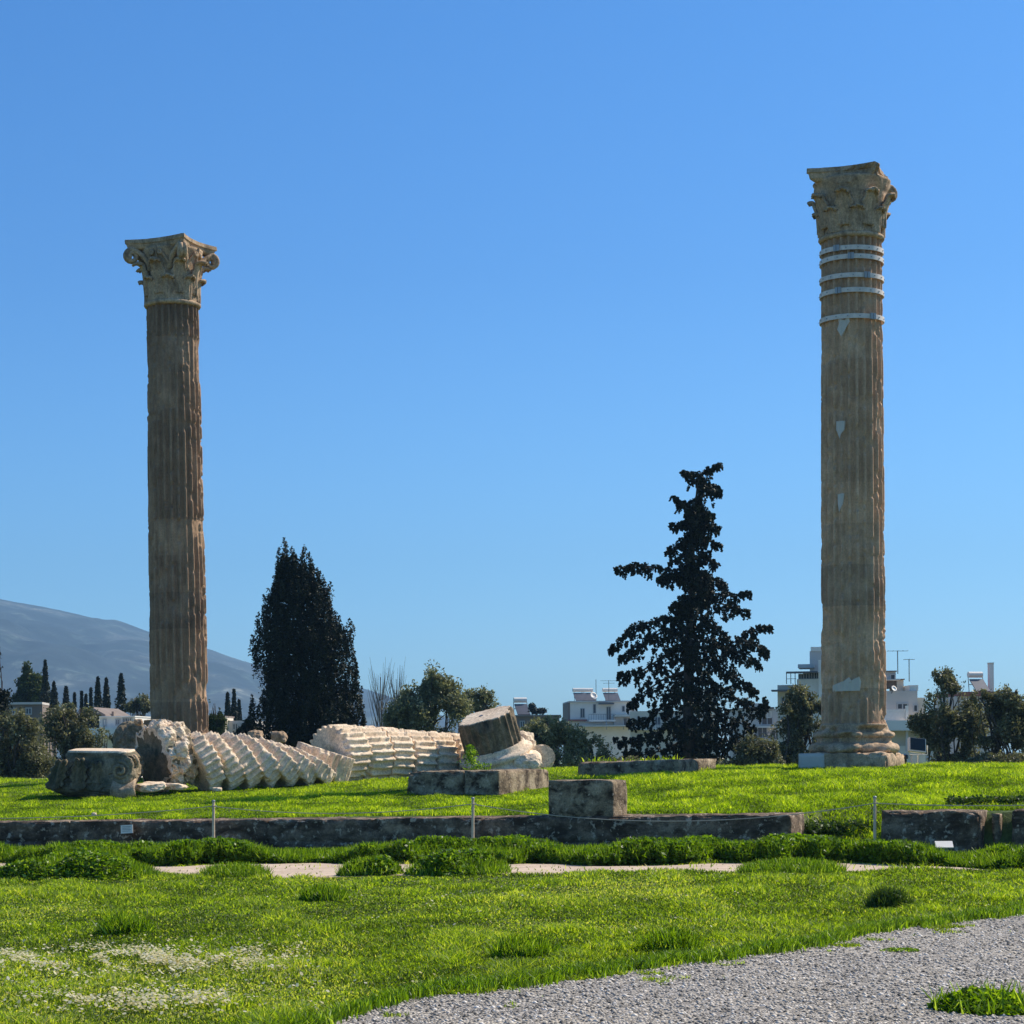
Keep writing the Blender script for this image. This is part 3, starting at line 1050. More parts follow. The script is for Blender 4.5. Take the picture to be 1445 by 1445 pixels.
# ------------------------------------------------------------------ the fallen column
def drum(name, label, group, px, D, r, T, heading, elev, spin=0.0, sink=0.06, py_c=None, seed=0, taper=0.0, mat=None, depth=0.105, worn=0.2, roll=0.0, hole=True):
    x, y = X_at(px, D), D
    axis = Vector((math.cos(R(elev)) * math.cos(R(heading)), math.cos(R(elev)) * math.sin(R(heading)), math.sin(R(elev))))
    g = gz(x, y)
    hz = r * math.sqrt(max(0, 1 - axis.z ** 2)) + T / 2 * abs(axis.z)
    z = g + hz - sink if py_c is None else EYE + (HH(px) - py_c) / F * D
    root = bpy.data.objects.new

    def ero(Tt, Z, pn):
        return sstep(0.56, 0.68, fbm(pn * 2.0 + seed * 3.3, 3, seed)) * worn

    def rf(Z):
        return r + taper * Z
    nz = max(10, int(T / 0.05))
    G = flute_grid(rf, -T / 2, T / 2, nz, per=8, depth=depth, ero=ero, seed=seed, drum_h=0, ends=None)
    # chipped rims: pull the outer rings inwards in places
    for row, kz in ((0, 1), (nz, -1), (1, 1), (nz - 1, -1)):
        p = G[row] * 2.4 + seed
        c = sstep(0.52, 0.7, fbm(p, 3, seed + 3)) * (0.09 if row in (0, nz) else 0.04)
        rad = np.hypot(G[row][:, 0], G[row][:, 1])
        G[row][:, 0] *= 1 - c / rad
        G[row][:, 1] *= 1 - c / rad
        G[row][:, 2] += kz * c * 0.7
    rings = [G]
    # end faces in rings so they can be uneven
    a, n, _ = G.shape
    v = [G.reshape(-1, 3)]
    f = []
    i = np.arange(a * n).reshape(a, n)
    j = np.roll(i, -1, 1)
    f.append(np.stack([i[:-1], j[:-1], j[1:], i[1:]], -1).reshape(-1, 4))
    cnt = a * n
    ngrid_s = f[0].shape[0]
    tri = []
    for row, sg in ((0, -1), (nz, 1)):
        prev = i[row]
        for fr in (0.93, 0.72, 0.4, 0.1):
            ring = G[row] * np.array([fr, fr, 1])
            ring[:, 2] = sg * T / 2 + (fbm(ring * 3 + seed, 3, seed + 11) - 0.5) * 0.05 - (sg * 0.09 if fr == 0.1 and hole else 0)
            v.append(ring)
            cur = cnt + np.arange(n)
            cnt += n
            jp, jc = np.roll(prev, -1), np.roll(cur, -1)
            if sg < 0:
                f.append(np.stack([prev, cur, jc, jp], -1))
            else:
                f.append(np.stack([prev, jp, jc, cur], -1))
            prev = cur
        cen = np.array([[0, 0, sg * (T / 2 - (0.09 if hole else 0))]])
        v.append(cen)
        for k in range(n):
            k2 = (k + 1) % n
            tri.append((int(prev[k2]), int(prev[k]), cnt) if sg < 0 else (int(prev[k]), int(prev[k2]), cnt))
        cnt += 1
    faces = np.vstack(f).tolist() + tri
    o = mesh_obj(name, np.vstack(v), faces, mat or M_FALL)
    fl = np.zeros(len(o.data.polygons), bool)
    fl[:ngrid_s] = True
    o.data.polygons.foreach_set('use_smooth', fl)
    qt = axis.to_track_quat('Z', 'Y')
    o.rotation_mode = 'QUATERNION'
    o.rotation_quaternion = qt @ Euler((0, 0, R(spin))).to_quaternion()
    o.location = (x, y, z)
    if label:
        tag(o, label, 'drum', group)
    return o


GRP = 'drums of the fallen column'
ordn = ['first', 'second', 'third', 'fourth', 'fifth', 'sixth', 'seventh', 'eighth']
# left run, slices leaning over to the left
left = [(284, 58.4, 0.85, 0.50, 30, 25), (309, 58.8, 0.86, 0.52, 32, 29), (334, 59.2, 0.86, 0.52, 30, 34), (359, 59.6, 0.87, 0.54, 31, 42), (384, 60.0, 0.88, 0.54, 30, 49), (408, 60.4, 0.88, 0.52, 29, 55), (430, 60.8, 0.88, 0.46, 28, 60)]
for k, (px, D, r_, T_, hd, el) in enumerate(left):
    drum('fallen_drum', 'fluted drum leaning left like a slice, %s counted from the carved block' % ordn[k], GRP, px, D, r_, T_, hd, el, spin=(0, 8, 3, 10, 5, 12, 6)[k], seed=100 + k, sink=0.08, worn=0.2)
drum('fallen_drum', 'short fluted drum standing almost upright in the gap between the two runs of drums', GRP, 455, 61.8, 0.87, 0.78, 4, 72, spin=4, seed=120, py_c=1077, worn=0.1)
right = [(480, 63.4), (512, 64.15), (544, 64.9), (576, 65.65), (607, 66.4), (637, 67.1), (666, 67.8)]
for k, (px, D) in enumerate(right):
    drum('fallen_drum', 'fluted drum lying level in the right run, %s counted from its open left end' % ordn[k], GRP, px, D, 0.92 + 0.012 * (k % 3) - 0.02 * (k > 4), 0.93, 49, 2 - 1.2 * k + 1.5 * math.sin(k * 2.1), spin=(0, 7, 2, 9, 4, 11, 5)[k], seed=140 + k, py_c=1065.5 + 2.0 * k, worn=0.2)


# tipped foot of the fallen column
def tipped_base():
    base = P(708, 1094, 66.0)
    root = empty('tipped_column_foot', base)
    axis = Vector((-0.26, -0.23, 0.95)).normalized()
    root.rotation_mode = 'QUATERNION'
    root.rotation_quaternion = axis.to_track_quat('Z', 'Y')
    tag(root, 'tipped foot of the fallen column, bottom drum on its moulded base', 'column base')
    d = flute_grid(lambda Z: 0.93 + 0 * Z, 0.95, 1.95, 22, depth=0.06, ero=lambda T, Z, pn: sstep(0.45, 0.7, fbm(pn * 2, 3, 5)) * 0.7, seed=5, drum_h=0, ends=None)
    T = np.arctan2(d[..., 1], d[..., 0])
    # a bite out of the far side of the top edge
    c = sstep(0.55, 0.7, fbm(d * 1.6, 3, 9)) * 0.14 * sstep(1.6, 1.95, d[..., 2])
    rad = np.hypot(d[..., 0], d[..., 1])
    d[..., 0] *= 1 - c / rad
    d[..., 1] *= 1 - c / rad
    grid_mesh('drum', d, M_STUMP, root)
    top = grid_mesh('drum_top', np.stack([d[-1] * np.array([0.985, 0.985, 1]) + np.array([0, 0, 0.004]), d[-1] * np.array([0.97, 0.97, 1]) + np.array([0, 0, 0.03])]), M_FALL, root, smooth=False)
    MB().tube([(-0.12, -0.05, 1.93), (-0.12, -0.05, 1.99)], 0.07, 10).build('dowel_hole', M_BLACK, root)
    prof = [(0.96, 0.0), (1.22, 0.02)]
    for k in range(7):
        a = R(-90 + 180 * k / 6)
        prof.append((1.18 + 0.14 * math.cos(a), 0.24 + 0.17 * math.sin(a)))
    prof += [(1.08, 0.45), (1.05, 0.52)]
    for k in range(6):
        a = R(-90 + 180 * k / 5)
        prof.append((1.07 + 0.10 * math.cos(a), 0.68 + 0.10 * math.sin(a)))
    prof += [(1.0, 0.82), (0.94, 0.97)]
    G = lathe(densify(prof, 0.04), 96, 0.05, 8)
    grid_mesh('base', G, M_FALL, root)
    return root


tipped_base()
# broken disc leaning behind the foot
drum('broken_disc', None, None, 763, 66.5, 0.42, 0.35, -70, 8, seed=171, py_c=1070, depth=0.0, hole=False, worn=0)
tag(bpy.data.objects['broken_disc'], 'plain rounded stone disc leaning against the tipped column foot', 'stone', None)


def rock(name, label, px, py, D, sx, sy, sz, mat, seed, rot=(0, 0, 0), cat='stone', group=None, amp=0.35):
    bm = bmesh.new()
    bmesh.ops.create_icosphere(bm, subdivisions=4, radius=1.0)
    v = np.array([q.co[:] for q in bm.verts])
    n_ = v / np.linalg.norm(v, axis=1, keepdims=True)
    # squared-off lump
    pw = np.max(np.abs(n_), axis=1, keepdims=True)
    v = n_ * (0.55 + 0.45 * 1 / pw * 0.8)
    v *= 1 + (fbm(n_ * 1.7 + seed, 4, seed) - 0.5)[:, None] * amp * 2
    v += n_ * ((fbm(n_ * 7 + seed, 3, seed + 1) - 0.5) * 0.10)[:, None]
    v = v * np.array([sx, sy, sz])
    for q, c in zip(bm.verts, v):
        q.co = c
    me = bpy.data.meshes.new(name)
    bm.to_mesh(me)
    bm.free()
    me.materials.append(mat)
    o = bpy.data.objects.new(name, me)
    COL.objects.link(o)
    o.location = P(px, py, D)
    o.rotation_euler = rot
    if label:
        tag(o, label, cat, group)
    return o


# ------------------------------------------------------------------ carved blocks at the left end
def carved_block():
    """the fallen capital: flat bed uppermost, flaring to the ground on the left, scrolls on its right corner"""
    D = 57.0
    k = D / F
    x0 = X_at(135, D)
    root = empty('fallen_capital', (x0, D, gz(x0, D)), (0, 0, 0))
    tag(root, 'fallen carved capital with a flat sunlit top, leftmost of the stones', 'capital')
    cx, cy = 135, 1112
    # sections from bottom to top: (py, left px, right px, depth in m)
    secs = [(1113, 98, 172, 1.3), (1108, 80, 182, 1.7), (1103, 62, 192, 2.0), (1099, 53, 198, 2.1), (1094, 58, 203, 2.15), (1088, 64, 207, 2.2), (1080, 70, 209, 2.2), (1072, 74, 208, 2.2), (1064, 79, 208, 2.2), (1057, 84, 206, 2.2), (1052, 88, 201, 2.2), (1049, 92, 198, 2.15)]
    n = 120
    G = []
    for (py, lx, rx, dp_) in secs:
        z = (cy - py) * k
        hw = (rx - lx) / 2 * k
        mx = ((rx + lx) / 2 - cx) * k
        ring = []
        for i in range(n):
            a = 2 * math.pi * i / n
            c, s_ = math.cos(a), math.sin(a)
            e = 0.38
            X = math.copysign(abs(c) ** e, c) * 0.98
            Y = math.copysign(abs(s_) ** e, s_)
            # plan turned with the temple: near corner on the right
            Xr = mx + hw * (X * 0.93 + Y * -0.07)
            Yr = dp_ / 2 * Y - 0.40 * X * hw
            ring.append((Xr, Yr, z))
        G.append(ring)
    G = np.array(G)
    # more rings
    zi = np.linspace(0, len(secs) - 1, 40)
    lo = np.floor(zi).astype(int).clip(0, len(secs) - 2)
    fr = (zi - lo)[:, None, None]
    G = G[lo] * (1 - fr) + G[lo + 1] * fr
    c = G.mean(axis=1, keepdims=True)
    dirv = G - c
    dirv[..., 2] = 0
    ln = np.linalg.norm(dirv, axis=-1, keepdims=True)
    dirv = dirv / np.maximum(ln, 1e-6)
    dsp = (fbm(G * 2.6, 4, 201) - 0.5) * 0.22 + np.sin(G[..., 0] * 7.5 + np.sin(G[..., 2] * 5) * 1.2) * 0.045 - sstep(0.55, 0.62, fbm(G * 4.2, 3, 205)) * 0.09
    dsp = dsp * sstep(0.0, 0.12, (secs[0][0] - 1049) * k - G[..., 2])
    G = G + dirv * dsp[..., None]
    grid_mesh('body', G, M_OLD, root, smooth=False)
    top = G[-1] * 1.0
    cc = top.mean(0)
    r1 = cc + (top - cc) * 1.03
    wob = (fbm(top * 3.0, 3, 77) - 0.5)[:, None] * 0.10
    r1 = cc + (top - cc) * (0.99 + wob)
    r2 = cc + (top - cc) * (0.96 + wob) + np.array([0, 0, 0.05])
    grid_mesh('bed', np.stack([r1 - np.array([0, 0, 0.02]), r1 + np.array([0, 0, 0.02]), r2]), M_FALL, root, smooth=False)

    def q(px, py, yo):
        return ((px - cx) * k, yo, (cy - py) * k)
    # scroll on the near right corner
    pts = []
    for t in np.linspace(0, 1, 30):
        b = R(100) - t * R(600)
        rad = 0.24 * (1 - 0.78 * t)
        pts.append(((184 - cx) * k + rad * math.cos(b), -1.40 - 0.16 * t, (cy - 1073) * k + rad * math.sin(b)))
    MB().tube(pts, 0.05, 7).build('scroll', M_OLD, root, smooth=True)
    pts = [((199 - cx) * k + 0.10 * math.sin(t * 5), -1.2 + 0.2 * t, (cy - 1053 - 30 * t) * k) for t in np.linspace(0, 1, 12)]
    MB().tube(pts, 0.07, 7).build('scroll', M_CAP, root, smooth=True)
    # acanthus leaves in relief on the shaded front
    for (lx, top_y, wpx, ln_, slant) in ((100, 1062, 26, 38, -0.35), (125, 1060, 24, 42, -0.1), (149, 1064, 24, 38, 0.05)):
        G_ = []
        for t in np.linspace(0, 1, 16):
            row = []
            wv = wpx * (0.35 + 0.65 * math.sin(min(1, t * 1.15 + 0.1) * math.pi * 0.62)) * (1 + 0.16 * math.sin(t * 22))
            for u in np.linspace(-1, 1, 11):
                yy = -1.12 - 0.16 * (1 - t) ** 2 - 0.05 * math.cos(u * 8) + 0.12 * u * u + (0.38 * (lx + slant * 20 * t - 135) * k)* -0.35
                row.append(((lx + slant * ln_ * t + u * wv / 2 - cx) * k, yy, (cy - top_y - ln_ * t + 5 * abs(u)) * k))
            G_.append(row)
        shell('leaf', np.array(G_)[:, ::-1], 0.09, M_OLD, root)
    shell('leaf', np.array([[((172 + 32 * u - cx) * k, -1.30 - 0.30 * math.sin(t * 2.2) + 0.25 * (u - .5) ** 2, (cy - 1090 - 2 - 18 * t + 9 * abs(u - .5)) * k) for u in np.linspace(0, 1, 12)] for t in np.linspace(0, 1, 9)]), 0.07, M_CAP, root)
    root.rotation_euler = (R(2.2), 0, 0)


carved_block()
# big broken drum of the column's neck: end face turned to the camera's left, carved leaves still on its side
D0 = 58.2
nk = empty('carved_neck_block', (X_at(236, D0), D0, gz(X_at(236, D0), D0)), (0, 0, 0))
tag(nk, 'broken round block with carved leaves along its sunlit right rim, behind the fallen capital', 'carved block', None)
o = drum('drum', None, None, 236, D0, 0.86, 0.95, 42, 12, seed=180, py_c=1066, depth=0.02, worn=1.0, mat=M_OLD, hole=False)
for q_ in [o]:
    q_.parent = nk
    q_.location = Vector(q_.location) - Vector(nk.location)
    if 'category' in q_:
        del q_['category']
ax = Vector((math.cos(R(12)) * math.cos(R(42)), math.cos(R(12)) * math.sin(R(42)), math.sin(R(12))))
rimG = lathe(densify([(0.80, -0.50), (0.90, -0.50), (0.98, -0.35), (1.0, -0.1), (0.95, 0.2), (0.88, 0.42), (0.80, 0.46)], 0.035), 150, 0.0, 3)
rr_ = np.hypot(rimG[..., 0], rimG[..., 1])
th_ = np.arctan2(rimG[..., 1], rimG[..., 0])
dd = (fbm(rimG * 4.0, 4, 311) - 0.55) * 0.42 + 0.05 * np.cos(th_ * 11 + rimG[..., 2] * 6) - 0.10 * sstep(0.5, 0.6, fbm(rimG * 7, 3, 313))
rimG[..., 0] *= 1 + dd / rr_
rimG[..., 1] *= 1 + dd / rr_
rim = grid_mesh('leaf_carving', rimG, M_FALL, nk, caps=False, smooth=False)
rim.location = Vector(o.location)
rim.rotation_mode = 'QUATERNION'
rim.rotation_quaternion = ax.to_track_quat('Z', 'Y')
rock('stone_fragment', 'small rounded stone perched on top of the carved round block', 196, 1019, 58.6, 0.13, 0.14, 0.10, M_CAP, 7)
rock('stone_fragment', 'ragged dark stone lump on the crest of the carved round block', 216, 1021, 58.4, 0.28, 0.24, 0.12, M_OLD, 9)
rock('stone_fragment', 'rough brown stone mound behind the fallen capital, before the left column', 184, 1046, 60.5, 0.55, 0.6, 0.62, M_OLD, 14)
rock('stone_fragment', 'pale curved slab lying at the foot of the carved round block', 212, 1110, 56.3, 0.46, 0.4, 0.13, M_FALL, 21, rot=(0.1, -0.1, 0.4))
rock('stone_fragment', 'flat pale slab on the grass right of the curved one', 247, 1110, 56.9, 0.34, 0.3, 0.10, M_FALL, 25, rot=(0, 0.05, -0.2))
rock('stone_fragment', 'small pale chip in the grass under the first leaning drum', 306, 1114, 56.5, 0.14, 0.12, 0.06, M_FALL, 29)
rock('stone_fragment', 'grey boulder wedged behind the leaning drums, right of the left column', 360, 1040, 63.2, 0.26, 0.25, 0.22, M_CAP, 33)
rock('stone_fragment', 'rounded grey boulder behind the last leaning drum of the left run', 394, 1040, 63.8, 0.26, 0.25, 0.2, M_CAP, 37)
rock('stone_fragment', 'ragged pale marble lump behind the tipped column foot', 738, 1052, 67.2, 0.42, 0.45, 0.5, M_FALL, 41)
rock('stone_fragment', 'broken pale marble piece under the stone disc', 742, 1078, 65.2, 0.5, 0.45, 0.35, M_FALL, 43)
rock('stone_fragment', 'white stone lying in the grass above the wall', 132, 1149, 46.0, 0.06, 0.06, 0.04, M_FALL, 47)


# ------------------------------------------------------------------ walls and blocks of the stepped platform
def Mts(t, s, z):       # local x along the course to the right, y into the terrace
    x, y = pos(t, s)
    return Matrix.Translation((x, y, z)) @ Matrix.Rotation(math.atan2(-SU, CU), 4, 'Z')


def course(name, label, t_right, length, s, depth, zb, zt, mat, seed, seg=0.08, amp=0.02, chip=0.05, joints=(), cat='stone wall', group=None, shear=0.0):
    M_ = Mts(t_right, s, 0)
    o = rough_box(name, -length, 0, 0, depth, zb, zt, mat, None, seg, amp, chip, seed, None, joints)
    me = o.data
    if shear:
        co = np.empty(len(me.vertices) * 3, np.float32)
        me.vertices.foreach_get('co', co)
        co = co.reshape(-1, 3)
        co[:, 2] += co[:, 0] * shear * np.clip((co[:, 2] - zb) / (zt - zb), 0, 1)
        me.vertices.foreach_set('co', co.ravel())
        me.update()
    o.matrix_world = M_
    if label:
        tag(o, label, cat, group)
    return o


jn = [(0, -x_, 0.022, 0.06) for x_ in (1.9, 4.1, 6.0, 8.3, 10.6, 12.9, 15.2, 17.5)] + [(2, 0.20, 0.022, 0.045)]
course('stone_wall', 'long low dark stone wall crossing the site, with a sunlit right end', -0.08, 20.6, 0.0, 0.95, -0.25, 0.69, M_WALL, 5, seg=0.04, amp=0.035, chip=0.07, joints=jn, shear=0.19 / 16.8)
course('wall_block', 'dark wall block right of the breach, with a slanting left end', -3.43, 1.72, 0.0, 0.9, -0.25, 0.75, M_WALL, 11, seg=0.04, amp=0.045, chip=0.14, joints=[(0, -1.05, 0.022, 0.05)], cat='stone block')
course('wall_block', 'dark wall block running out of the picture at the right edge', -9.2, 5.25, 0.0, 0.9, -0.25, 0.76, M_WALL, 12, seg=0.04, amp=0.04, chip=0.12, joints=[(0, -2.6, 0.022, 0.05)], cat='stone block')
course('wall_block', 'narrow upright stone in the slot between the two right wall blocks', -3.72, 0.16, 0.35, 0.4, -0.2, 0.70, M_BLOCK, 13, seg=0.05, amp=0.02, chip=0.05, cat='stone block')
tA = 3.30
course('stone_block', 'squared dark stone block sitting on the long wall, nearest of the blocks', tA, 1.29, 0.06, 0.82, 0.60, 1.32, M_BLOCK, 21, seg=0.05, amp=0.014, chip=0.03, cat='stone block')
course('stone_block', 'long block end with a pitted sunlit side, below the tipped column foot', 9.27, 0.88, 9.0, 3.4, 0.75, 1.44, M_BLOCK, 22, seg=0.08, amp=0.03, chip=0.06, cat='stone block')
course('stone_block', 'dark block with a ragged top edge, left of the pitted long block', 9.27 + 0.90, 1.50, 9.02, 1.3, 0.75, 1.42, M_BLOCK, 23, seg=0.07, amp=0.04, chip=0.12, cat='stone block')
tC, sC = ts(X_at(957, 57.0), 57.0)
course('stone_ledge', 'low row of dark blocks in front of the ragged conifer, weeds along its top', tC, 2.9, sC, 3.6, 1.0, 1.63, M_BLOCK, 24, seg=0.07, amp=0.03, chip=0.06, joints=[(0, -0.85, 0.015, 0.05), (0, -1.75, 0.015, 0.05)], cat='stone ledge', shear=0.02)


# ------------------------------------------------------------------ posts, rope, signs, lamps
POSTS = [(300, 42.0, 0.92, 'slim pale rope post before the wall, leftmost of the three'), (666, 39.75, 0.95, 'slim pale rope post with a flat foot, middle of the three'), (1233, 37.4, 1.00, 'slim pale rope post in the breach right of the long wall')]
ptops = []
for (px, D, h, lab) in POSTS:
    x = X_at(px, D)
    g = gz(x, D)
    r_ = empty('rope_post', (x, D, g), (0, R(0.6), 0))
    tag(r_, lab, 'post', 'rope posts along the wall')
    MB().tube([(0, 0, 0), (0, 0, h * 0.5), (0, 0, h)], [0.030, 0.028, 0.026], 10).build('pole', M_POST, r_)
    MB().tube([(0, 0, h), (0, 0, h + 0.02), (0, 0, h + 0.035)], [0.034, 0.034, 0.015], 10).build('cap', M_STEEL, r_)
    MB().box(-0.13, 0.13, -0.10, 0.10, 0.0, 0.03).build('foot', M_POST, r_)
    MB().tube([(0.03, 0, h - 0.08), (0.05, 0, h - 0.07), (0.06, 0, h - 0.09), (0.045, 0, h - 0.11)], 0.006, 6).build('hook', M_STEEL, r_)
    ptops.append(Vector((x, D - 0.03, g + h - 0.09)))
ends = [P(-150, 1152, 43.5)] + ptops + [P(1560, 1132, 35.5)]
rlab = ['thin rope sagging left of the leftmost post', 'thin rope sagging between the left and middle posts', 'thin rope sagging in front of the wall between the middle and right posts', 'thin rope running from the right post out of the picture']
for k in range(4):
    a, b = ends[k], ends[k + 1]
    sag = (0.12, 0.16, 0.32, 0.05)[k]
    pts = [a.lerp(b, t) - Vector((0, 0, sag * 4 * t * (1 - t))) for t in np.linspace(0, 1, 40)]
    o = MB().tube(pts, 0.0080, 6).build('rope', M_ROPE)
    tag(o, rlab[k], 'rope', 'barrier ropes')
# small notice hanging on the wall
c = P(178, 1170, 42.9)
s1 = empty('notice_board', c, (R(-6), R(-3), math.atan2(-SU, CU) * 0.3))
tag(s1, 'small white notice hanging against the dark wall at left', 'sign')
MB().box(-0.125, 0.125, -0.006, 0.006, -0.085, 0.085).build('plate', M_WHITE, s1)
lines = MB()
for k in range(4):
    lines.box(-0.09, 0.085 - 0.02 * (k % 2), -0.0085, -0.0065, 0.05 - 0.03 * k - 0.004, 0.05 - 0.03 * k + 0.004)
lines.build('lettering', M_INK, s1)
# small notice on a stand among the weeds
x = X_at(1331, 34.2)
s2 = empty('notice_stand', (x, 34.2, gz(x, 34.2)), (0, 0, R(-5)))
tag(s2, 'small white notice tilted on a short grey stand in the weeds', 'sign')
MB().box(-0.14, 0.14, -0.10, 0.10, -0.008, 0.008).build('plate', M_WHITE, s2, loc=(0, 0, 0.30), rot=(R(28), 0, 0))
MB().box(-0.055, 0.055, -0.03, 0.03, 0.0, 0.29).build('stand', M_STEEL, s2)


def floodlight():
    D = 62.5
    x = X_at(1296, D)
    g = gz(x, D)
    r_ = empty('floodlight', (x, D, g), (0, 0, R(12)))
    tag(r_, 'square black floodlight on a pale stand right of the banded column', 'floodlight')
    M_ = Matrix.Translation((-0.05, 0, 0.62)) @ Matrix.Rotation(R(-18), 4, 'X') @ Matrix.Rotation(R(7), 4, 'Y')
    MB().box(-0.26, 0.26, -0.07, 0.07, -0.21, 0.21, M_).build('housing', M_WHITE, r_)
    MB().box(-0.225, 0.235, -0.082, -0.071, -0.17, 0.20, M_).build('glass', M_BLACK, r_)
    MB().tube([(-0.28, 0, 0.62), (-0.28, 0.0, 0.35), (0.28, 0.0, 0.35), (0.28, 0, 0.62)], 0.018, 6).build('bracket', M_WHITE, r_)
    MB().box(-0.22, -0.08, -0.06, 0.06, 0.0, 0.35).box(-0.02, 0.2, -0.05, 0.05, 0.0, 0.34).build('stand', M_WHITE, r_)
    x = X_at(1278, 61.4)
    r2 = empty('ground_spotlight', (x, 61.4, gz(x, 61.4)))
    tag(r2, 'small black spotlight on a short stalk beside the column plinth', 'spotlight')
    MB().tube([(0, 0, 0), (0, 0, 0.24)], 0.035, 8).build('stalk', M_BLACK, r2)
    MB().tube([(0, -0.06, 0.24), (0, -0.05, 0.30), (0, 0.04, 0.33), (0, 0.08, 0.34)], [0.06, 0.075, 0.06, 0.03], 10).build('lamp_head', M_BLACK, r2)


floodlight()


# ------------------------------------------------------------------ vegetation
def leaf_quads(C, size, asp=0.5, up=0.0, droop=0.0, tri=False):
    """one small leaf (a bent-free quad) per centre with a random facing"""
    n = len(C)
    d = rng.normal(size=(n, 3))
    d[:, 2] += up
    d /= np.linalg.norm(d, axis=1, keepdims=True)
    e = rng.normal(size=(n, 3))
    e[:, 2] -= droop
    e -= d * np.sum(e * d, axis=1, keepdims=True)
    e /= np.maximum(np.linalg.norm(e, axis=1, keepdims=True), 1e-6)
    f = np.cross(d, e)
    sz = (np.asarray(size) * rng.uniform(0.6, 1.4, n))[:, None] if np.isscalar(size) else (size * rng.uniform(0.6, 1.4, n))[:, None]
    a = C + e * sz
    b = C + f * sz * asp
    c = C - e * sz * 0.9
    g = C - f * sz * asp
    V = np.stack([a, b, c, g], 1).reshape(-1, 3)
    F_ = np.arange(4 * n).reshape(n, 4)
    return V, F_


def clumpy(n, centres, radii, inner=0.35):
    """points spread through ellipsoid clumps, denser to their skin"""
    k = rng.integers(0, len(centres), n) if True else None
    w = np.array([r_[0] * r_[1] * r_[2] for r_ in radii]) ** 0.75
    k = rng.choice(len(centres), n, p=w / w.sum())
    d = rng.normal(size=(n, 3))
    d /= np.linalg.norm(d, axis=1, keepdims=True)
    rr = inner + (1 - inner) * rng.random(n) ** 0.6
    rr = rr * rng.uniform(0.85, 1.12, n)
    return np.asarray(centres)[k] + d * rr[:, None] * np.asarray(radii)[k], k


def limb(mb, a, b, r0, r1, bend=0.15, seg=6, seed=0):
    rr = random.Random(seed)
    a, b = Vector(a), Vector(b)
    L_ = (b - a).length
    off = Vector((rr.uniform(-1, 1), rr.uniform(-1, 1), rr.uniform(-0.3, 0.6))) * L_ * bend
    pts = []
    for i in range(seg + 1):
        t = i / seg
        pts.append(a.lerp(b, t) + off * math.sin(t * math.pi) + Vector((rr.uniform(-1, 1), rr.uniform(-1, 1), 0)) * L_ * 0.015)
    mb.tube(pts, [r0 + (r1 - r0) * i / seg for i in range(seg + 1)], 7)


def broad_tree(name, label, cat, D, px, py_base, blobs, leaf_n, leaf_size, mat, group=None, bark=None, trunks=3, seed=0, depth=1.0, sub=7, asp=0.45, inner=0.2):
    """blobs: (px, py, rx px, ry px) lobes of the crown; each lobe gets many smaller clumps of leaves"""
    k = D / F
    x, y = X_at(px, D), D
    zb = gz(x, y)
    root = empty(name, (x, y, zb))
    tag(root, label, cat, group)
    rr = random.Random(seed)
    cen, rad = [], []
    tips = []
    for (bx, by, rx, ry) in blobs:
        c = P(bx, by, D) - Vector((x, y, zb))
        c.y += rr.uniform(-0.5, 0.5) * rx * k * depth
        tips.append(c)
        for _ in range(sub):
            d = Vector((rr.gauss(0, 1), rr.gauss(0, 1) * depth, rr.gauss(0, 1))).normalized() * rr.uniform(0.25, 0.92)
            cen.append((c.x + d.x * rx * k, c.y + d.y * rx * k * depth, c.z + d.z * ry * k))
            s_ = rr.uniform(0.20, 0.42)
            rad.append((rx * k * s_, rx * k * s_, ry * k * s_ * rr.uniform(0.7, 1.1)))
    # leaves fill the lobes, thinned by noise so that sky shows between ragged sprays
    ar = np.array([q[2] * q[3] for q in blobs], float)
    m_ = int(leaf_n * 3.4)
    ki = rng.choice(len(blobs), m_, p=ar / ar.sum())
    d_ = rng.normal(size=(m_, 3))
    d_ /= np.linalg.norm(d_, axis=1, keepdims=True)
    rad_ = rng.random(m_) ** 0.5 * (1 + 0.16 * rng.normal(size=m_))
    tc = np.array([t_[:] for t_ in tips])[ki]
    rx_ = np.array([q[2] for q in blobs], float)[ki] * k * 1.08
    ry_ = np.array([q[3] for q in blobs], float)[ki] * k * 1.08
    C = tc + d_ * rad_[:, None] * np.stack([rx_, rx_ * depth, ry_], -1)
    fq = 1.5 if D < 125 else 0.9
    dn = fbm(C * np.array([fq, fq, fq * 0.8]) + seed * 7.7, 4, 700 + seed)
    ln = fbm(C * fq * 2.4 + seed, 2, 740 + seed)
    keep = dn + 0.09 * (1 - rad_) > 0.522
    C, ln = C[keep][:leaf_n], ln[keep][:leaf_n]
    V, F_ = leaf_quads(C, leaf_size, asp, 0.3)
    lv = np.clip((ln - 0.3) * 1.0, 0, 0.6) + rng.random(len(C)) ** 2.0 * 0.55
    mesh_obj('crown', V, F_, mat, root, var=lv)
    mb = MB()
    bz = 0.0
    for i, tp in enumerate(tips[:max(trunks, 1) * 2]):
        base = Vector((rr.uniform(-0.25, 0.25), rr.uniform(-0.2, 0.2), -0.2))
        r0 = 0.13 if i < trunks else 0.07
        st = base if i < trunks else base.lerp(tips[i % trunks], 0.4)
        limb(mb, st, tp, r0, 0.03, 0.12, 6, seed + i)
    for i in range(26):
        a = Vector(rr.choice(tips)) * rr.uniform(0.45, 0.9)
        b = Vector(rr.choice(cen))
        limb(mb, a, b, 0.035, 0.012, 0.1, 4, seed + 50 + i)
    mb.build('trunk', bark or M_BARK, root, smooth=True)
    return root


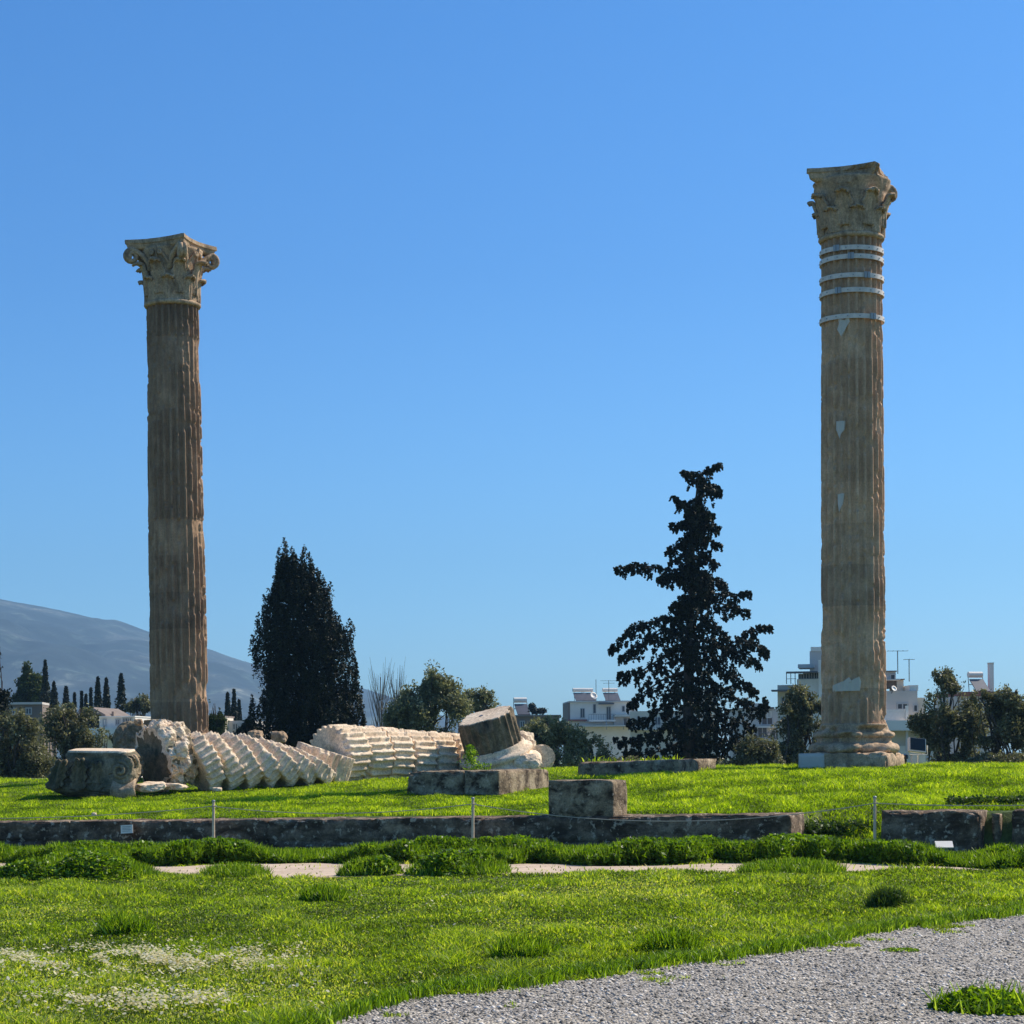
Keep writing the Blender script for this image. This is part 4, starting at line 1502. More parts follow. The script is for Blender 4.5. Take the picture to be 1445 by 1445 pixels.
def big_cypress():
    D = 98.0
    k = D / F
    px0 = 432
    x = X_at(px0, D)
    zb = gz(x, D)
    root = empty('cypress_tree', (x, D, zb))
    tag(root, 'massive near-black cypress with several pointed tops, behind the fallen drums', 'tree')
    # silhouette half-widths against height
    prof = [(765, 405, 3), (785, 408, 8), (800, 413, 19), (815, 420, 29), (840, 424, 44), (870, 428, 50), (885, 430, 62), (900, 432, 68), (930, 432, 66), (960, 434, 68), (990, 436, 72), (1020, 436, 76), (1060, 436, 76), (1100, 436, 72)]
    pa = np.array(prof, float)
    sprays, srad, lv = [], [], []
    n = 3300
    for i in range(n):
        py = rng.uniform(790, 1105)
        if rng.random() > np.interp(py, pa[:, 0], pa[:, 2]) / 74:
            continue
        c = np.interp(py, pa[:, 0], pa[:, 1])
        w = np.interp(py, pa[:, 0], pa[:, 2]) * 0.92
        a = rng.uniform(0, 2 * math.pi)
        q = rng.random() ** 0.45
        # lobes give the outline its steps
        lob = 0.86 + 0.26 * float(vnoise(np.array([math.cos(a) * 1.7, math.sin(a) * 1.7, py / 38.0]), 90))
        rx = w * q * lob
        p = P(c + rx * math.cos(a), py, D)
        sprays.append((p.x - x, math.sin(a) * rx * k * 0.8, p.z - zb))
    tips = [(405, 765, 7), (399, 778, 6), (417, 776, 4), (431, 774, 6), (440, 786, 6), (450, 806, 6), (452, 812, 6), (459, 818, 5), (495, 878, 6), (488, 888, 6), (376, 845, 5), (368, 870, 6), (362, 895, 7), (500, 920, 5), (502, 940, 5), (506, 970, 6), (510, 1000, 6), (366, 905, 6), (358, 985, 6), (356, 1005, 6), (512, 1015, 6), (390, 822, 5), (383, 835, 5), (466, 826, 5), (395, 800, 6), (442, 792, 6), (412, 790, 7), (404, 785, 8)]
    for (tx, ty, w) in tips:
        for j in range(9):
            p = P(tx + rng.normal() * w * 0.25, ty + 5 + j * 4.5, D)
            sprays.append((p.x - x, rng.normal() * 0.15, p.z - zb))
    sp = np.array(sprays)
    m = 52
    idx = np.repeat(np.arange(len(sp)), m)
    t = rng.random(len(idx))
    hgt = 0.72
    # each spray is a flame: narrow above, fuller below
    qa, qr = rng.uniform(0, 6.283, len(idx)), np.sqrt(rng.random(len(idx))) * 0.24 * (1.03 - t) ** 0.75
    off = np.stack([np.cos(qa) * qr, np.sin(qa) * qr, t * 0], -1)
    lean_ = sp[idx][:, :2] * 0.035 * t[:, None]
    off[:, :2] += lean_
    C = sp[idx] + off + np.stack([t * 0, t * 0, (t - 0.5) * hgt], -1)
    outd = C.copy()
    V, F_ = leaf_quads(C, 0.065, 0.45, 0.0)
    vv = rng.random(len(sp))[idx] * 0.5 + rng.random(len(idx)) * 0.5
    mesh_obj('crown', V, F_, M_CYP, root, var=vv)
    MB().tube([(0, 0, -0.3), (0.05, 0, 2), (0, 0, 6)], [0.28, 0.24, 0.1], 10).build('trunk', M_BARK, root)


big_cypress()


def ragged_conifer():
    D = 92.0
    k = D / F
    px0 = 976
    x = X_at(px0, D)
    zb = gz(x, D)
    root = empty('conifer_tree', (x, D, zb))
    tag(root, 'tall ragged dark conifer with uneven drooping branches, left of the banded column', 'tree')

    def loc(px, py, yo=0.0):
        p = P(px, py, D)
        return Vector((p.x - x, yo, p.z - zb))
    trunk_px = [(990, 668), (984, 720), (980, 780), (978, 840), (973, 900), (972, 960), (972, 1020), (972, 1120)]
    mbk = MB()
    mbk.tube([loc(*q) for q in trunk_px], [0.03, 0.06, 0.10, 0.13, 0.17, 0.21, 0.25, 0.30], 10)
    # limbs as seen: (start on trunk, ..., tip), foliage half-thickness px
    L_ = [
        ([(989, 672), (978, 666), (968, 662)], 7), ([(990, 672), (1005, 664), (1016, 662)], 7), ([(990, 680), (1008, 682), (1024, 684)], 7),
        ([(988, 690), (1006, 694), (1020, 700)], 7), ([(987, 705), (974, 712), (962, 712), (951, 706)], 6), ([(987, 700), (992, 712), (1003, 728)], 8),
        ([(985, 722), (1000, 726), (1014, 724)], 7), ([(984, 730), (970, 738), (958, 742), (947, 744)], 8), ([(984, 742), (1002, 744), (1016, 748)], 8),
        ([(983, 755), (1004, 764), (1020, 772)], 9), ([(982, 760), (966, 768), (954, 772), (944, 780)], 10), ([(981, 775), (962, 786), (948, 796)], 8),
        ([(981, 775), (1000, 784), (1014, 800)], 10), ([(980, 800), (952, 806), (925, 802), (905, 798), (888, 803), (869, 807)], 10),
        ([(979, 810), (945, 816), (928, 822)], 9), ([(979, 805), (1002, 812), (1025, 820), (1030, 828)], 10), ([(978, 825), (1010, 838), (1038, 842), (1060, 840)], 11),
        ([(978, 840), (1015, 850), (1040, 858), (1060, 866)], 11), ([(978, 850), (960, 852), (944, 862)], 9),
        ([(976, 862), (952, 872), (920, 878), (898, 884), (880, 902), (860, 922)], 13), ([(975, 872), (1002, 876), (1022, 892), (1034, 905)], 13),
        ([(974, 885), (945, 890), (918, 900), (895, 920), (872, 935)], 14), ([(974, 895), (1000, 905), (1020, 915), (1040, 905), (1060, 892), (1075, 885), (1096, 884)], 12),
        ([(1045, 905), (1065, 905), (1082, 915), (1092, 925)], 9), ([(1030, 915), (1055, 925), (1080, 940)], 9),
        ([(973, 915), (940, 925), (910, 945), (886, 955), (872, 955)], 14), ([(973, 925), (1005, 935), (1035, 950), (1055, 965), (1072, 980)], 15),
        ([(973, 945), (935, 960), (905, 980), (888, 1000)], 15), ([(973, 955), (1010, 968), (1045, 990), (1070, 1002), (1078, 992)], 16),
        ([(973, 980), (940, 995), (912, 1015), (886, 1025)], 16), ([(972, 985), (1010, 1005), (1045, 1020), (1068, 1035)], 18),
        ([(972, 1010), (935, 1030), (900, 1045), (866, 1047)], 14), ([(972, 1020), (1010, 1040), (1045, 1055), (1068, 1065)], 20),
        ([(972, 1040), (940, 1058), (905, 1066), (880, 1062)], 15), ([(972, 1050), (1005, 1068), (1040, 1078), (1062, 1085)], 18), ([(972, 1060), (940, 1072), (912, 1078)], 16),
    ]
    pts, rad = [], []
    for li, (path, th) in enumerate(L_):
        rr = random.Random(li)
        yd = rr.uniform(-1, 1)
        n = len(path)
        P3 = []
        for i, (px, py) in enumerate(path):
            P3.append(loc(px, py, yd * 1.6 * i / (n - 1)))
        mbk.tube(P3, [0.06 * (1 - 0.8 * i / (n - 1)) for i in range(n)], 6)
        tot = sum((P3[i + 1] - P3[i]).length for i in range(n - 1))
        steps = int(tot / 0.085)
        for q in range(steps):
            f_ = (q + rr.random()) / steps * (n - 1)
            if f_ < 0.10:
                continue
            i = min(int(f_), n - 2)
            c = P3[i].lerp(P3[i + 1], f_ - i)
            # hanging sprays, ragged
            for _ in range(3):
                if rr.random() < 0.12:
                    continue
                tp_ = 1 - 0.7 * (f_ / (n - 1)) ** 1.5
                e = Vector((rr.gauss(0, 0.35), rr.gauss(0, 0.6), 0)) * th * k * tp_
                dn = abs(rr.gauss(0, 1)) * th * k * 1.15 * tp_
                p = c + e + Vector((0, 0, -dn + th * k * 0.4))
                pts.append(p[:])
                rad.append(rr.uniform(0.09, 0.19) * (0.5 + 0.5 * tp_))
    # fan of side branches pointing to and from the camera fills the middle of the crown
    for i in range(600):
        py = rng.uniform(700, 1095)
        half = np.interp(py, [690, 780, 860, 930, 1000, 1095], [10, 18, 36, 58, 70, 78])
        a = rng.uniform(0, 2 * math.pi)
        q = rng.random() ** 0.6
        c = loc(np.interp(py, [668, 840, 1095], [990, 978, 972]) + (10 if py > 960 else 2) + math.cos(a) * half * q * 0.85, py, math.sin(a) * half * q * k)
        if fbm(np.array([[c.x * 1.1, c.y * 1.1, c.z * 1.3]]), 2, 99)[0] < 0.47:
            continue
        for _ in range(4):
            pts.append((c.x + rng.normal() * 0.15, c.y + rng.normal() * 0.2, c.z + rng.normal() * 0.12))
            rad.append(rng.uniform(0.09, 0.18))
    pts = np.array(pts)
    rad = np.array(rad)
    m = 44
    idx = np.repeat(np.arange(len(pts)), m)
    t = rng.random(len(idx)) ** 1.2
    Lh = (rng.uniform(0.9, 3.0, len(pts)))[idx] * rad[idx]
    tdir = rng.normal(size=(len(pts), 2))[idx] * 0.35 * rad[idx][:, None]
    qa, qr = rng.uniform(0, 6.283, len(idx)), np.sqrt(rng.random(len(idx))) * rad[idx] * 0.72 * (1.05 - t) ** 0.7
    C = pts[idx] + np.stack([np.cos(qa) * qr + tdir[:, 0] * t * 2, np.sin(qa) * qr + tdir[:, 1] * t * 2, rad[idx] * 0.4 - t * Lh], -1)
    V, F_ = leaf_quads(C, 0.058, 0.6, 0.0, 0.8)
    vv = rng.random(len(pts))[idx] * 0.5 + rng.random(len(idx)) * 0.5
    mesh_obj('crown', V, F_, M_CON, root, var=vv)
    mbk.build('trunk', M_BARK, root, smooth=True)


ragged_conifer()

GO = 'grey green olive trees behind the terrace'
broad_tree('olive_tree', 'grey green olive tree filling the left edge, low behind the grass', 'tree', 90, 20, 1110, [(8, 1030, 26, 26), (30, 1060, 34, 34), (5, 1075, 30, 30), (40, 1020, 22, 20), (52, 1085, 28, 24), (15, 1098, 40, 16)], 16000, 0.075, M_OLID, GO, seed=1)
broad_tree('olive_tree', 'wide olive tree left of the fallen capital, its crown touching the white house', 'tree', 95, 90, 1110, [(85, 1020, 28, 24), (115, 1015, 24, 22), (125, 1040, 22, 26), (90, 1050, 34, 30), (70, 1085, 36, 28), (105, 1085, 30, 25)], 18000, 0.075, M_OLID, GO, seed=2)
broad_tree('olive_tree', 'olive tree with a tall tufted crown between the cypress and the tipped column foot', 'tree', 112, 610, 1080, [(614, 958, 22, 20), (598, 975, 24, 22), (632, 978, 22, 22), (580, 985, 18, 18), (645, 1000, 22, 20), (610, 1005, 40, 26), (570, 1010, 24, 22), (555, 1020, 14, 18), (590, 1040, 50, 24)], 26000, 0.085, M_OLI, GO, seed=3, sub=9)
broad_tree('olive_tree', 'small olive tree just behind the top of the tipped column foot', 'tree', 118, 678, 1080, [(663, 985, 12, 14), (686, 982, 14, 13), (672, 1002, 22, 18), (695, 1005, 14, 16), (680, 1030, 24, 24)], 9000, 0.08, M_OLI, GO, seed=4)
broad_tree('olive_shrub', 'rounded grey green shrub between the tipped column foot and the conifer', 'shrub', 90, 800, 1110, [(775, 1030, 30, 18), (752, 1038, 18, 16), (810, 1045, 28, 18), (785, 1062, 38, 28), (830, 1058, 26, 20), (845, 1075, 22, 18), (755, 1070, 22, 26), (812, 1080, 44, 18)], 26000, 0.07, M_OLI, None, seed=5)
broad_tree('olive_tree', 'olive tree pressed against the left side of the banded column', 'tree', 88, 1130, 1110, [(1132, 985, 20, 18), (1112, 1002, 20, 18), (1148, 1000, 18, 20), (1130, 1020, 34, 24), (1155, 1030, 18, 26), (1108, 1040, 20, 20), (1140, 1060, 28, 24), (1112, 1075, 28, 20)], 20000, 0.07, M_OLID, GO, seed=6, sub=8)
broad_tree('olive_tree', 'olive tree with a narrow tufted top, right of the floodlight', 'tree', 86, 1345, 1110, [(1330, 956, 16, 14), (1345, 975, 22, 18), (1322, 985, 14, 18), (1330, 1010, 26, 24), (1300, 1020, 16, 14), (1365, 998, 24, 22), (1355, 1030, 36, 26), (1322, 1045, 22, 22), (1345, 1070, 32, 22)], 24000, 0.07, M_OLID, GO, seed=7, sub=8)
broad_tree('olive_tree', 'spreading olive tree at the right edge with bare forking limbs', 'tree', 84, 1405, 1110, [(1425, 988, 24, 18), (1400, 1005, 26, 22), (1440, 1010, 26, 24), (1412, 1030, 36, 22), (1380, 1035, 20, 18), (1445, 1045, 24, 22), (1432, 978, 12, 12), (1385, 985, 14, 12)], 20000, 0.07, M_OLID, GO, seed=8, sub=8, trunks=4)
broad_tree('hedge_shrub', 'low dark shrub under the conifer on its right side', 'shrub', 84, 1070, 1110, [(1055, 1060, 26, 22), (1085, 1065, 24, 20), (1040, 1078, 26, 12), (1095, 1080, 26, 12)], 12000, 0.07, M_OLID, 'low dark shrubs', seed=9)
broad_tree('hedge_shrub', 'low dark shrub at the far right under the spreading olive', 'shrub', 82, 1425, 1110, [(1400, 1075, 30, 14), (1440, 1078, 26, 13), (1375, 1080, 24, 10)], 8000, 0.07, M_OLID, 'low dark shrubs', seed=10)
broad_tree('hedge_shrub', 'low dark shrub between the small shrub and the ragged conifer', 'shrub', 86, 870, 1110, [(855, 1078, 24, 14), (880, 1080, 22, 12), (835, 1083, 20, 10)], 6000, 0.07, M_OLID, 'low dark shrubs', seed=11)
broad_tree('dark_tree', 'black tree cut by the left edge of the picture', 'tree', 100, -6, 1110, [(-4, 925, 5, 14), (-2, 955, 7, 18), (-3, 985, 16, 20), (-8, 1010, 20, 20)], 9000, 0.09, M_CYP, None, seed=12)
broad_tree('round_tree', 'dark round tree against the right side of the left column', 'tree', 118, 304, 1100, [(303, 1000, 10, 14), (308, 1015, 12, 18), (300, 1030, 14, 20)], 6000, 0.08, M_GRNT, None, seed=13)
broad_tree('small_bush', 'small dark bush between the leaning drums and the big cypress', 'shrub', 95, 352, 1100, [(350, 1024, 8, 9), (345, 1034, 11, 8), (358, 1030, 10, 10)], 3500, 0.07, M_CYP, None, seed=14)
broad_tree('leafy_tree', 'big olive-green tree in the distance at far left', 'tree', 190, 45, 1060, [(38, 950, 7, 14), (34, 968, 15, 16), (45, 975, 20, 18), (58, 985, 14, 16), (30, 988, 12, 14), (62, 1000, 12, 10), (50, 962, 12, 12)], 11000, 0.16, M_GRNT, None, seed=15)
broad_tree('round_tree', 'dusky round tree just left of the left column, above the houses', 'tree', 170, 197, 1060, [(197, 988, 12, 8), (190, 998, 12, 8), (205, 998, 10, 9)], 4000, 0.13, M_OLID, None, seed=16)
broad_tree('round_tree', 'brownish low tree in the distance behind the left olive trees', 'tree', 160, 112, 1060, [(105, 1000, 13, 8), (120, 1000, 10, 9), (92, 1005, 12, 8)], 4000, 0.12, M_OLI, None, seed=17)


def far_cypress(px, py_top, py_bot, w, D, label):
    k = D / F
    b = P(px, py_bot, D)
    zb = gz(b.x, D)
    root = empty('slim_cypress', (b.x, D, zb))
    tag(root, label, 'tree', 'slim distant cypresses')
    top = P(px, py_top, D).z - zb
    bot = b.z - zb - 2.0
    n = 1500
    t = rng.random(n) ** 0.8
    wd = w / 2 * k * np.minimum(1, (1 - t) * 2.0 + 0.05) ** 0.8 * (0.8 + 0.4 * vnoise(np.stack([t * 14, t * 0 + px, t * 0], -1), 5))
    a = rng.uniform(0, 2 * math.pi, n)
    q = rng.random(n) ** 0.5
    C = np.stack([np.cos(a) * q * wd, np.sin(a) * q * wd, bot + t * (top - bot)], -1)
    V, F_ = leaf_quads(C, 0.15 * D / 180, 0.45, 0, 0)
    mesh_obj('crown', V, F_, M_FARC, root, var=rng.random(n))
    MB().tube([(0, 0, -0.3), (0, 0, max(bot + 1.0, 0.5))], 0.12, 6).build('trunk', M_BARK, root)


for (px, a, b, w, D, lab) in [
    (65, 932, 1000, 13, 185, 'ragged spire behind the big olive-green tree'), (77, 962, 1005, 15, 180, 'dark cypress just right of the olive-green tree'),
    (94, 969, 1005, 12, 182, 'short cypress right of the olive-green tree, standing clear'), (106, 978, 1004, 4, 200, 'very thin small cypress, leftmost of the thin ones'),
    (116, 976, 1004, 4, 200, 'very thin small cypress, second of the thin ones'), (122, 980, 1004, 5, 200, 'very thin small cypress, third of the thin ones'),
    (129, 971, 1004, 5, 198, 'thin cypress just left of the paired cypresses'), (139, 956, 1010, 14, 180, 'left one of the two paired cypresses above the white house'),
    (151, 957, 1010, 12, 182, 'right one of the two paired cypresses above the white house'), (172, 951, 1012, 18, 178, 'broadest and darkest slim cypress, alone left of the left column'),
    (322, 978, 1012, 9, 185, 'left slim cypress of the group right of the left column'), (331, 973, 1014, 9, 186, 'tallest slim cypress of the group right of the left column'),
    (338, 988, 1014, 8, 188, 'shortest slim cypress, beside the big black cypress')]:
    far_cypress(px, a, b, w, D, lab)


def bare_tree(px, D, top, base, label, seed, w=14):
    rr = random.Random(seed)
    x = X_at(px, D)
    zb = gz(x, D)
    root = empty('bare_poplar', (x, D, zb))
    tag(root, label, 'tree', 'bare poplars')
    mb = MB()
    H = P(px, top, D).z - zb
    mb.tube([(0, 0, -0.3), (0.1, 0, H * 0.4), (0, 0, H * 0.95)], [0.16, 0.10, 0.02], 6)
    k = D / F
    for i in range(170):
        z0 = rr.uniform(0.25, 0.85) * H
        a = rr.uniform(0, 6.28)
        L_ = rr.uniform(0.10, 0.24) * H
        sp = rr.uniform(0.12, 0.34)
        d = Vector((math.cos(a) * sp, math.sin(a) * sp, 1)).normalized()
        st = Vector((math.cos(a), math.sin(a), 0)) * rr.uniform(0, w * k * 0.35) + Vector((0, 0, z0))
        p1 = st + d * L_ * 0.5
        p2 = p1 + (d + Vector((0, 0, 0.4))).normalized() * L_ * 0.5
        mb.tube([st, p1, p2], [0.022, 0.016, 0.007], 4)
    mb.build('trunk', M_BARKP, root)


bare_tree(538, 130, 942, 1060, 'bare pale poplar nearest to the big cypress', 1, 20)
bare_tree(560, 132, 945, 1060, 'bare pale poplar beside the tufted olive tree', 2, 16)


# ------------------------------------------------------------------ town
M_PLA = plain('white render', (0.84, 0.77, 0.68), 0.9, 0, 0.08, 0.6)
M_PLB = plain('cream render', (0.70, 0.60, 0.47), 0.9, 0, 0.10, 0.5)
M_PLC = plain('grey render', (0.62, 0.56, 0.50), 0.9, 0, 0.10, 0.5)
M_PLD = plain('brown render', (0.22, 0.17, 0.14), 0.9, 0, 0.10, 0.5)
M_PANE = plain('dark window', (0.04, 0.045, 0.055), 0.3, 0, 0.3, 0.5)
M_FRAME = plain('window frame', (0.45, 0.44, 0.42), 0.7, 0, 0.05, 2)
M_RED = plain('red tile', (0.30, 0.10, 0.07), 0.9, 0, 0.2, 2)
M_PANEL = plain('solar panel', (0.10, 0.10, 0.12), 0.4, 0, 0.2, 1)
M_METAL = plain('antenna metal', (0.16, 0.16, 0.17), 0.6, 0.3, 0.1, 1)
M_AWN = plain('awning canvas', (0.55, 0.56, 0.52), 0.9, 0, 0.1, 1)


class Bld:
    """a building whose front is laid out in picture units at distance D, then built square and solid there"""
    def __init__(s, name, label, px, D, mat, yaw=0.0, cat='building', group=None):
        s.D, s.k, s.px = D, D / F, px
        x = X_at(px, D)
        s.zb = gz(x, D)
        s.root = empty(name, (x, D, s.zb), (0, 0, R(yaw)))
        s.mat = mat
        tag(s.root, label, cat, group)

    def u(s, px):
        return (px - s.px) * s.k

    def z(s, py, px=None):
        return EYE + (HH(px or s.px) - py) / F * s.D - s.zb

    def vol(s, x0, x1, y_top, y_bot=None, d0=0.0, depth=9.0, mat=None, name='wall'):
        zb = -0.6 if y_bot is None else s.z(y_bot)
        return MB().box(s.u(x0), s.u(x1), d0, d0 + depth, zb, s.z(y_top)).build(name, mat or s.mat, s.root)

    def slab(s, x0, x1, y, th=2.0, out=1.2, d0=0.0, name='balcony', mat=None, rail=None):
        o = MB().box(s.u(x0), s.u(x1), d0 - out, d0 - 0.002, s.z(y + th), s.z(y)).build(name, mat or M_PLA, s.root)
        if rail:
            r_ = MB()
            r_.box(s.u(x0), s.u(x1), d0 - out, d0 - out + 0.05, s.z(y - rail) - 0.06, s.z(y - rail))
            n = max(2, int((s.u(x1) - s.u(x0)) / 0.35))
            for i in range(n + 1):
                xx = s.u(x0) + (s.u(x1) - s.u(x0) - 0.04) * i / n
                r_.box(xx, xx + 0.04, d0 - out + 0.005, d0 - out + 0.045, s.z(y) + 0.002, s.z(y - rail) - 0.062)
            r_.build('railing', M_METAL, o)
        return o

    def win(s, x0, x1, y0, y1, d0=0.0, frame=M_FRAME, pane=M_PANE, name='window', mull=1):
        a, b, c, e = s.u(x0), s.u(x1), s.z(y1), s.z(y0)
        t = 0.09
        m = MB()
        m.box(a - t, a, d0 - 0.07, d0 - 0.003, c - t, e + t).box(b, b + t, d0 - 0.07, d0 - 0.003, c - t, e + t)
        m.box(a, b, d0 - 0.07, d0 - 0.003, e, e + t).box(a, b, d0 - 0.10, d0 - 0.003, c - t, c)
        if mull:
            mx = (a + b) / 2
            m.box(mx - 0.04, mx + 0.04, d0 - 0.06, d0 - 0.03, c, e)
        w = m.build(name, frame, s.root)
        MB().box(a, b, d0 - 0.025, d0 - 0.004, c, e).build('pane', pane, w)
        return w


def solar(px, py, D, label, w=2.0):
    b = P(px, py, D)
    r_ = empty('solar_heater', b, (0, 0, R(15)))
    tag(r_, label, 'solar heater', 'rooftop solar heaters')
    M_ = Matrix.Rotation(R(40), 4, 'X')
    MB().box(-w / 2, w / 2, 0, 1.9, 0, 0.1, M_).build('panel', M_PANEL, r_)
    MB().tube([(-w / 2, 1.65, 1.75), (w / 2, 1.65, 1.75)], 0.30, 10).build('tank', M_WHITE, r_)
    m = MB()
    for q in (-0.8, 0.8):
        m.tube([(q, 1.4, 0), (q, 1.6, 1.5)], 0.04, 5)
    m.tube([(-0.8, 1.5, 0.75), (0.8, 1.5, 0.75)], 0.04, 5)
    m.build('frame', M_METAL, r_)


def antenna(px, py0, py1, D, label, arms=((0.95, 2.4),), group='rooftop antennas'):
    b = P(px, py0, D)
    h = (py0 - py1) * D / F
    r_ = empty('roof_antenna', b)
    tag(r_, label, 'antenna', group)
    MB().tube([(0, 0, -0.3), (0, 0, h)], 0.035 if D < 200 else 0.05, 5).build('mast', M_METAL, r_)
    m = MB()
    for (q, w) in arms:
        m.tube([(-w / 2, 0, h * q), (w / 2, 0.2, h * q)], 0.02 if D < 200 else 0.035, 4)
        for i in range(5):
            xx = -w / 2 + w * i / 4
            m.tube([(xx, -0.35, h * q), (xx, 0.35, h * q)], 0.02, 4)
    m.build('aerial', M_METAL, r_)


# left houses
b = Bld('white_house', 'low white house at far left under the olive-green tree', 35, 175, M_PLA, 5)
b.vol(10, 60, 994, None, 0, 9, M_PLD)
b.vol(8, 60.5, 991, 994.1, -0.25, 9.5, M_PLC, 'parapet')
b.win(16, 21, 1000, 1007)
b.win(38, 44, 1000, 1007)
b = Bld('white_house', 'low white house with a pale gable, between the left olive trees and the left column', 165, 150, M_PLA, -6)
b.vol(140, 192, 1012, None, 0, 8)
g_ = MB()
zz0, zz1 = b.z(1012), b.z(992)
g_.add([(b.u(126), 0.5, b.z(1003)), (b.u(146), 0.5, b.z(1014)), (b.u(146), 7, b.z(1014)), (b.u(126), 7, b.z(1003)), (b.u(126), 0.5, b.z(1003) + .3), (b.u(146), 0.5, b.z(1014) + .3), (b.u(146), 7, b.z(1014) + .3), (b.u(126), 7, b.z(1003) + .3)],
       [(0, 3, 2, 1), (4, 5, 6, 7), (0, 1, 5, 4), (1, 2, 6, 5), (2, 3, 7, 6), (3, 0, 4, 7)])
g_.build('roof', M_PLD, b.root)
b.vol(139, 193, 1010.5, 1012.1, -0.25, 8.5, M_WHITE, 'parapet')
b.vol(142, 188, 1028, 1040, -3.0, 2.9, M_WHITE, 'porch')
b.win(165, 169, 1016, 1022)
b.win(175, 180, 1014, 1023)
b.win(182, 186, 1014, 1023)
b.win(147, 149, 1016, 1023, mull=0, pane=M_WHITE)
b.vol(146, 149, 1003, 1010.6, 2, 0.6, M_PLD, 'chimney')
b = Bld('white_house', 'grey flat-roofed house with a cream chimney wall, right of the left column', 328, 155, M_PLC, -4)
b.vol(318, 356, 1017, None, 0, 8)
b.vol(315, 322, 1012, None, -1, 3, M_PLB, 'stair_wall')
b.vol(313, 323, 1010.5, 1012.1, -1.2, 3.4, M_PLD, 'coping')
b.win(330, 335, 1022, 1029)
b.win(341, 346, 1022, 1029)

# centre apartment
b = Bld('apartment_building', 'white apartment top with a brown side wall and balcony, just left of the conifer', 845, 330, M_PLA, 3)
b.vol(805, 900, 991, None, 0, 12)
b.vol(801.5, 804.9, 991, None, 0.0, 10, M_PLD, 'side_wall')
b.vol(803, 902, 989, 991.1, -0.4, 12.5, M_PLC, 'parapet')
b.win(820, 825, 1000, 1012)
b.win(838, 841, 994, 1006, mull=0)
b.win(857, 862, 998, 1016)
b.win(879, 882, 997, 1004, mull=0)
b.vol(845, 866, 992.4, 994.2, -1.6, 1.55, M_PANEL, 'awning')
b.slab(830, 868, 1016, 2.5, 1.6, rail=8)
b.vol(802, 828, 1015, 1017.5, -1.0, 0.95, M_RED, 'red_ledge')
b.slab(815, 905, 1024, 1.6, 3.0, name='canopy', mat=M_AWN)
b.vol(866, 900, 1009, 1012, -2.4, 2.3, M_AWN, 'awning')
b.vol(866, 900, 1012.3, 1026, -0.6, 0.55, M_PLC, 'bay')
for q in (854, 878):
    b.vol(q, q + 1.2, 1017, 1030, -2.0, 0.3, M_FRAME, 'pillar')
b.win(880, 890, 1014, 1024, -0.6)
solar(822, 989, 331, 'solar heater on the left of the white apartment roof')
solar(833, 989, 333, 'solar heater second from the left on the white apartment roof')
solar(866, 989, 332, 'solar heater on the right of the white apartment roof', 2.4)
antenna(842, 989, 959, 331, 'bare thin mast on the white apartment roof', ())
antenna(860, 989, 960, 331, 'aerial mast with crossbars on the white apartment roof', ((0.98, 2.6), (0.86, 1.8)))
# low roofs right of the tipped foot
b = Bld('flat_roofed_house', 'dull flat roofed house with clutter on top, right of the tipped column foot', 755, 240, M_PLD, 2)
b.vol(728, 790, 1011, None, 0, 10)
b.vol(726, 792, 1009, 1011.1, -0.4, 10.5, M_PLD, 'parapet')
b.win(735, 740, 1018, 1026)
b.win(760, 766, 1018, 1026)
solar(740, 1009, 242, 'lone solar heater on the dull flat roof', 1.5)
broad_tree('rooftop_plant', 'dark bushy potted plant on the dull flat roof', 'plant', 241, 752, 1009, [(751, 998, 5, 6), (757, 1003, 8, 5), (766, 1003, 7, 4)], 1500, 0.14, M_CYP, None, seed=30)
# buildings seen through and beside the conifer
b = Bld('apartment_building', 'cream apartment block seen through gaps in the conifer', 950, 300, M_PLB, -3)
b.vol(890, 1010, 1003, None, 0, 12)
b.vol(975, 1012, 972, 1003.2, 2, 9, M_PLB, 'upper_floor')
for q in (900, 925, 950, 975, 995):
    b.win(q, q + 7, 1012, 1022)
    b.win(q, q + 7, 1036, 1046)
b.slab(888, 1012, 1028, 2, 1.4, rail=8)
b = Bld('apartment_building', 'grey house with white framed window and balcony, right of the conifer', 1075, 220, M_PLC, 4)
b.vol(1052, 1106, 1000, None, 0, 10)
b.vol(1050, 1092, 998, 1000.2, -0.5, 10.5, M_PANEL, 'roof_edge')
b.vol(1068, 1086, 992, 998.2, 1.0, 4, M_PLB, 'roof_hut')
b.win(1078, 1088, 1005, 1012, frame=M_WHITE, pane=M_PLC)
b.win(1076, 1090, 1013, 1022)
b.win(1070, 1082, 1027, 1040)
b.win(1089, 1101, 1031, 1042)
b.slab(1064, 1104, 1044, 2, 1.5, rail=10)
b.slab(1068, 1098, 1025, 2, 1.0, name='canopy', mat=M_WHITE)
# stepped building left of the banded column
b = Bld('apartment_building', 'tall stepped apartment block rising behind the left side of the banded column', 1140, 190, M_PLC, -10)
b.vol(1128, 1215, 952, None, 0, 12, M_PLC)
b.vol(1126, 1156, 958.5, 1100, -0.6, 0.58, M_PLA, 'bay')
b.vol(1143, 1215, 918, 952.2, 1.5, 8, M_PLC, 'upper_floor')
b.vol(1144.5, 1215, 912, 917.9, 1.4, 8.2, M_WHITE, 'parapet')
b.vol(1127, 1150, 937, 942, 0.2, 4, M_AWN, 'glass_canopy')
b.vol(1156.2, 1164, 932, 1030, -0.9, 1.0, M_WHITE, 'lift_shaft')
b.win(1129, 1134, 952, 957.5, -0.002)
b.win(1136, 1142, 951, 957.5, -0.002)
b.win(1144, 1149, 950, 957.5, -0.002)
b.win(1151, 1156, 950, 957.5, -0.002)
